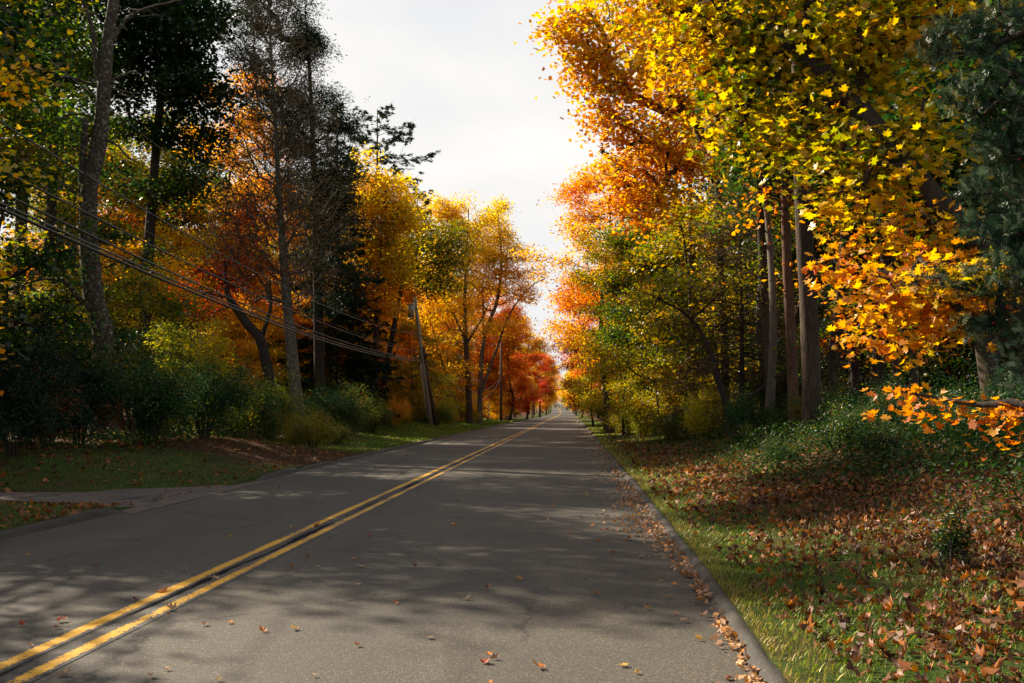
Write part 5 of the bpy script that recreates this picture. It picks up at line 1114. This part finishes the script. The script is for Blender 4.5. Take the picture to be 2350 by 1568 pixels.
# ================================================================== single leaves on the asphalt
def leaf_mesh(seed, kind='maple', curl=.7):
    r = np.random.default_rng(seed); mb = MB(); tv, tf = tmpl(kind); V = tv.copy()
    cx, cy = r.uniform(-.1, 1.3) * curl, r.uniform(-.1, 1.2) * curl
    V[:, 2] += cx * 2.4 * V[:, 0] ** 2 + cy * 2 * V[:, 1] ** 2 + r.normal(0, .03, len(V)); V[:, 0] *= 1 - .35 * abs(cx); V[:, 2] -= V[:, 2].min()
    mb.add(V, tf, np.full(len(tf), .5)); 
    st = np.array([(0, -.06, V[0, 2]), (.03, -.3, V[0, 2] + .05), (.08, -.5, V[0, 2] + .02)]); tube(mb, st, [.012, .01, .008], 3)
    return mb.mesh('leaf', LEAF['litter_leaves'], smooth=False, tone=False), V
def leafcol(name, c):
    m, n, l, o = newmat(name); b = n('ShaderNodeBsdfPrincipled'); b.inputs['Roughness'].default_value = .6; b.inputs['Specular IOR Level'].default_value = .25
    tc = n('ShaderNodeTexCoord'); nz = n('ShaderNodeTexNoise'); nz.inputs['Scale'].default_value = 5; nz.inputs['Detail'].default_value = 5; l(tc.outputs['Object'], nz.inputs['Vector'])
    r = n('ShaderNodeValToRGB'); ramp(r, [(.35, tuple(q * .6 for q in c)), (.6, c)]); l(nz.outputs['Fac'], r.inputs[0]); l(r.outputs[0], b.inputs['Base Color'])
    t = n('ShaderNodeBsdfTranslucent'); l(r.outputs[0], t.inputs[0]); mx = n('ShaderNodeMixShader'); mx.inputs[0].default_value = .25; l(b.outputs[0], mx.inputs[1]); l(t.outputs[0], mx.inputs[2]); l(mx.outputs[0], o.inputs[0]); return m
LC = {'tan': leafcol('tan_leaf', (.42, .27, .16)), 'orange': leafcol('orange_leaf', (.6, .2, .03)), 'red': leafcol('rust_leaf', (.38, .07, .025)), 'brown': leafcol('brown_leaf', (.25, .12, .07)), 'yellow': leafcol('amber_leaf', (.6, .34, .06))}
LM = [leaf_mesh(i, 'maple', .75)[0] for i in range(8)]
def road_leaf(x, y, s, col, rz, label, group=None, i=0):
    o = link('maple_leaf', LM[i % 8], None, LC[col]); o.location = (float(x), float(y), float(roadz(y)) + .009); o.scale = (s,) * 3
    o.rotation_euler = (0, 0, rz); return tag(o, label, 'leaf', group)
HL = [(1112, 1524, .1, 'red', 'rust red leaf nearest the picture bottom on the asphalt'), (1240, 1535, .1, 'orange', 'bright orange leaf standing up near the picture bottom'), (985, 1466, .07, 'tan', 'small tan leaf alone in the lit patch of asphalt'), (368, 1360, .13, 'orange', 'orange leaf beside the yellow lines'),
      (395, 1402, .12, 'tan', 'tan leaf lying across the nearer yellow line'), (312, 1380, .09, 'brown', 'brown leaf just short of the far yellow line'), (138, 1428, .1, 'red', 'rust leaf in the far lane near the picture edge'), (50, 1438, .08, 'red', 'small rust leaf closest to the picture edge'), (472, 1436, .08, 'tan', 'pale leaf in the near lane beside the yellow lines'), (142, 1552, .1, 'tan', 'pale leaf by the yellow lines at the picture bottom'),
      (1040, 1205, .12, 'orange', 'orange leaf in the middle of the near lane'), (830, 1302, .09, 'tan', 'tan leaf halfway across the near lane'), (1118, 1353, .09, 'brown', 'brown leaf alone in the shaded near lane'), (725, 1210, .12, 'red', 'rust leaf between the two yellow lines'), (495, 1332, .1, 'tan', 'tan leaf lying on the chipped yellow line'), (222, 1297, .1, 'tan', 'tan leaf in the far lane')]
for i, (px, py, s, c, lab) in enumerate(HL):
    g = ground_at(px, py); road_leaf(g[0], g[1], s, c, i * 1.9, lab, None, i)
n = 0; rg = np.random.default_rng(95)
cols = ['tan', 'brown', 'orange', 'red', 'tan', 'yellow', 'tan']
used_labels = set()
for tries in range(2500):
    if n >= 200: break
    y = 5.2 * (60 / 5.2) ** rg.uniform(0, 1)
    if rg.uniform() < .68: x = RX1 - .08 - abs(rg.exponential(.55)); lab, gp = 'small dry leaf on the asphalt close to the leafy gutter', 'dry leaves near the gutter'
    else: x = rg.uniform(RX0 + .2, RX1 - 1.2); lab, gp = 'small dry leaf scattered on the open asphalt', 'dry leaves scattered over the lanes'
    if x < RX0 + .1: continue
    cc = cols[int(rg.integers(0, 7))]; cw = {'tan': 'tan', 'brown': 'dull brown', 'orange': 'orange', 'red': 'rust red', 'yellow': 'amber'}[cc]; sz = rg.uniform(.045, .085); sw = 'larger' if sz > .07 else 'small'
    dist = 'nearest the viewer' if y < 7.5 else 'a few steps ahead' if y < 12 else 'before the driveway end' if y < 20 else 'past the driveway' if y < 34 else 'far along the road'
    where = 'in the gutter' if x > RX1 - .35 else 'near the gutter' if x > RX1 - 1.3 else 'in the near lane' if x > -2.9 else 'on the yellow lines' if x > -3.5 else 'in the far lane'
    side_ = '' if 'lane' not in where else (' towards the yellow lines' if abs(x + 3.2) < 1.2 else ' towards the road edge')
    lab = f'{sw} {cw} leaf {where}{side_} {dist}'
    if lab in used_labels: continue
    used_labels.add(lab)
    road_leaf(x, y, sz, cc, rg.uniform(0, 6.3), lab, gp, n); n += 1

# ================================================================== labels of the repeats: what sets each apart
bpy.context.view_layer.update()
CI = CM.inverted()
def photo_xy(p):
    d = CI @ (Vector(p) - Vector((0, 0, CAM_Z))); return 1174.5 + d.x / -d.z * F_PX, 784 - d.y / -d.z * F_PX
LC_NAME = {'golden_leaves': 'golden', 'orange_leaves': 'orange', 'yellow_green_leaves': 'yellow green', 'green_leaves': 'green', 'olive_leaves': 'olive', 'red_orange_leaves': 'red orange', 'dark_green_leaves': 'dark green', 'spruce_needles': 'dark evergreen', 'yellow_leaves': 'yellow', 'red_leaves': 'red', 'cover_leaves': 'deep green', 'glossy_bush_leaves': 'glossy green', 'light_orange_leaves': 'light orange'}
LM_L = [(130, 'at the picture edge'), (300, 'behind the lichen covered tree'), (480, 'behind the round green bush'), (600, 'behind the crooked tree'), (720, 'behind the half bare hemlock'), (840, 'behind the dense dark hemlock'), (930, 'behind the ivy wrapped trunk'), (1000, 'behind the transformer pole'), (1090, 'behind the twin stemmed golden tree'), (1165, 'behind the second pole'), (1225, 'behind the red maples'), (1300, 'by the distant road bend')]
LM_R = [(1335, 'by the distant road bend'), (1380, 'past the red young maple'), (1440, 'behind the green and yellow tree'), (1540, 'behind the green crowned tree'), (1640, 'behind the slim pinkish trunk'), (1740, 'behind the forked tree'), (1850, 'behind the vine covered trunk'), (1940, 'just past the big maple trunk'), (2050, 'behind the thick leaning trunk'), (2200, 'behind the low orange leaf sprays'), (2600, 'behind the yew')]
for o in list(sc.objects):
    if o.parent or o.name.split('.')[0] not in ('forest_tree', 'roadside_tree', 'sapling', 'woodland_plant'): continue
    if 'group' not in o: continue
    p = o.location; px, _ = photo_xy(p); lst = LM_L if p.x < float(bend(p.y)) - 3 else LM_R
    lm = next((t for q, t in lst if px < q), lst[-1][1])
    cr_ = [c for c in o.children if c.name.startswith(('crown', 'foliage'))]; cn = 'leafy'
    if cr_: cn = LC_NAME.get(cr_[0].get('leaf_palette', ''), 'leafy')
    kind_ = {'forest_tree': 'tree', 'roadside_tree': 'tree', 'sapling': 'sapling', 'woodland_plant': 'low plant'}[o.name.split('.')[0]]
    d = 'on the floor' if o.name.startswith('woodland') else 'in the front of the wood' if p.y < 55 else 'further into the wood' if p.y < 95 else 'deep in the wood' if p.y < 150 else 'far away'
    big = 'tall ' if o.scale[0] > .92 else 'small ' if o.scale[0] < .72 else ''
    o['label'] = f'{big}{cn} {kind_} {d} {lm}'
by = {}
for o in sc.objects:
    if not o.parent and 'label' in o and 'category' in o: by.setdefault(o['label'], []).append(o)
for lab, os_ in by.items():
    if len(os_) > 1:
        for i_, o in enumerate(sorted(os_, key=lambda q: q.location.y)):
            o['label'] = lab + [', nearest', ', second', ', third', ', fourth', ', fifth', ', farthest'][min(i_, 5)]
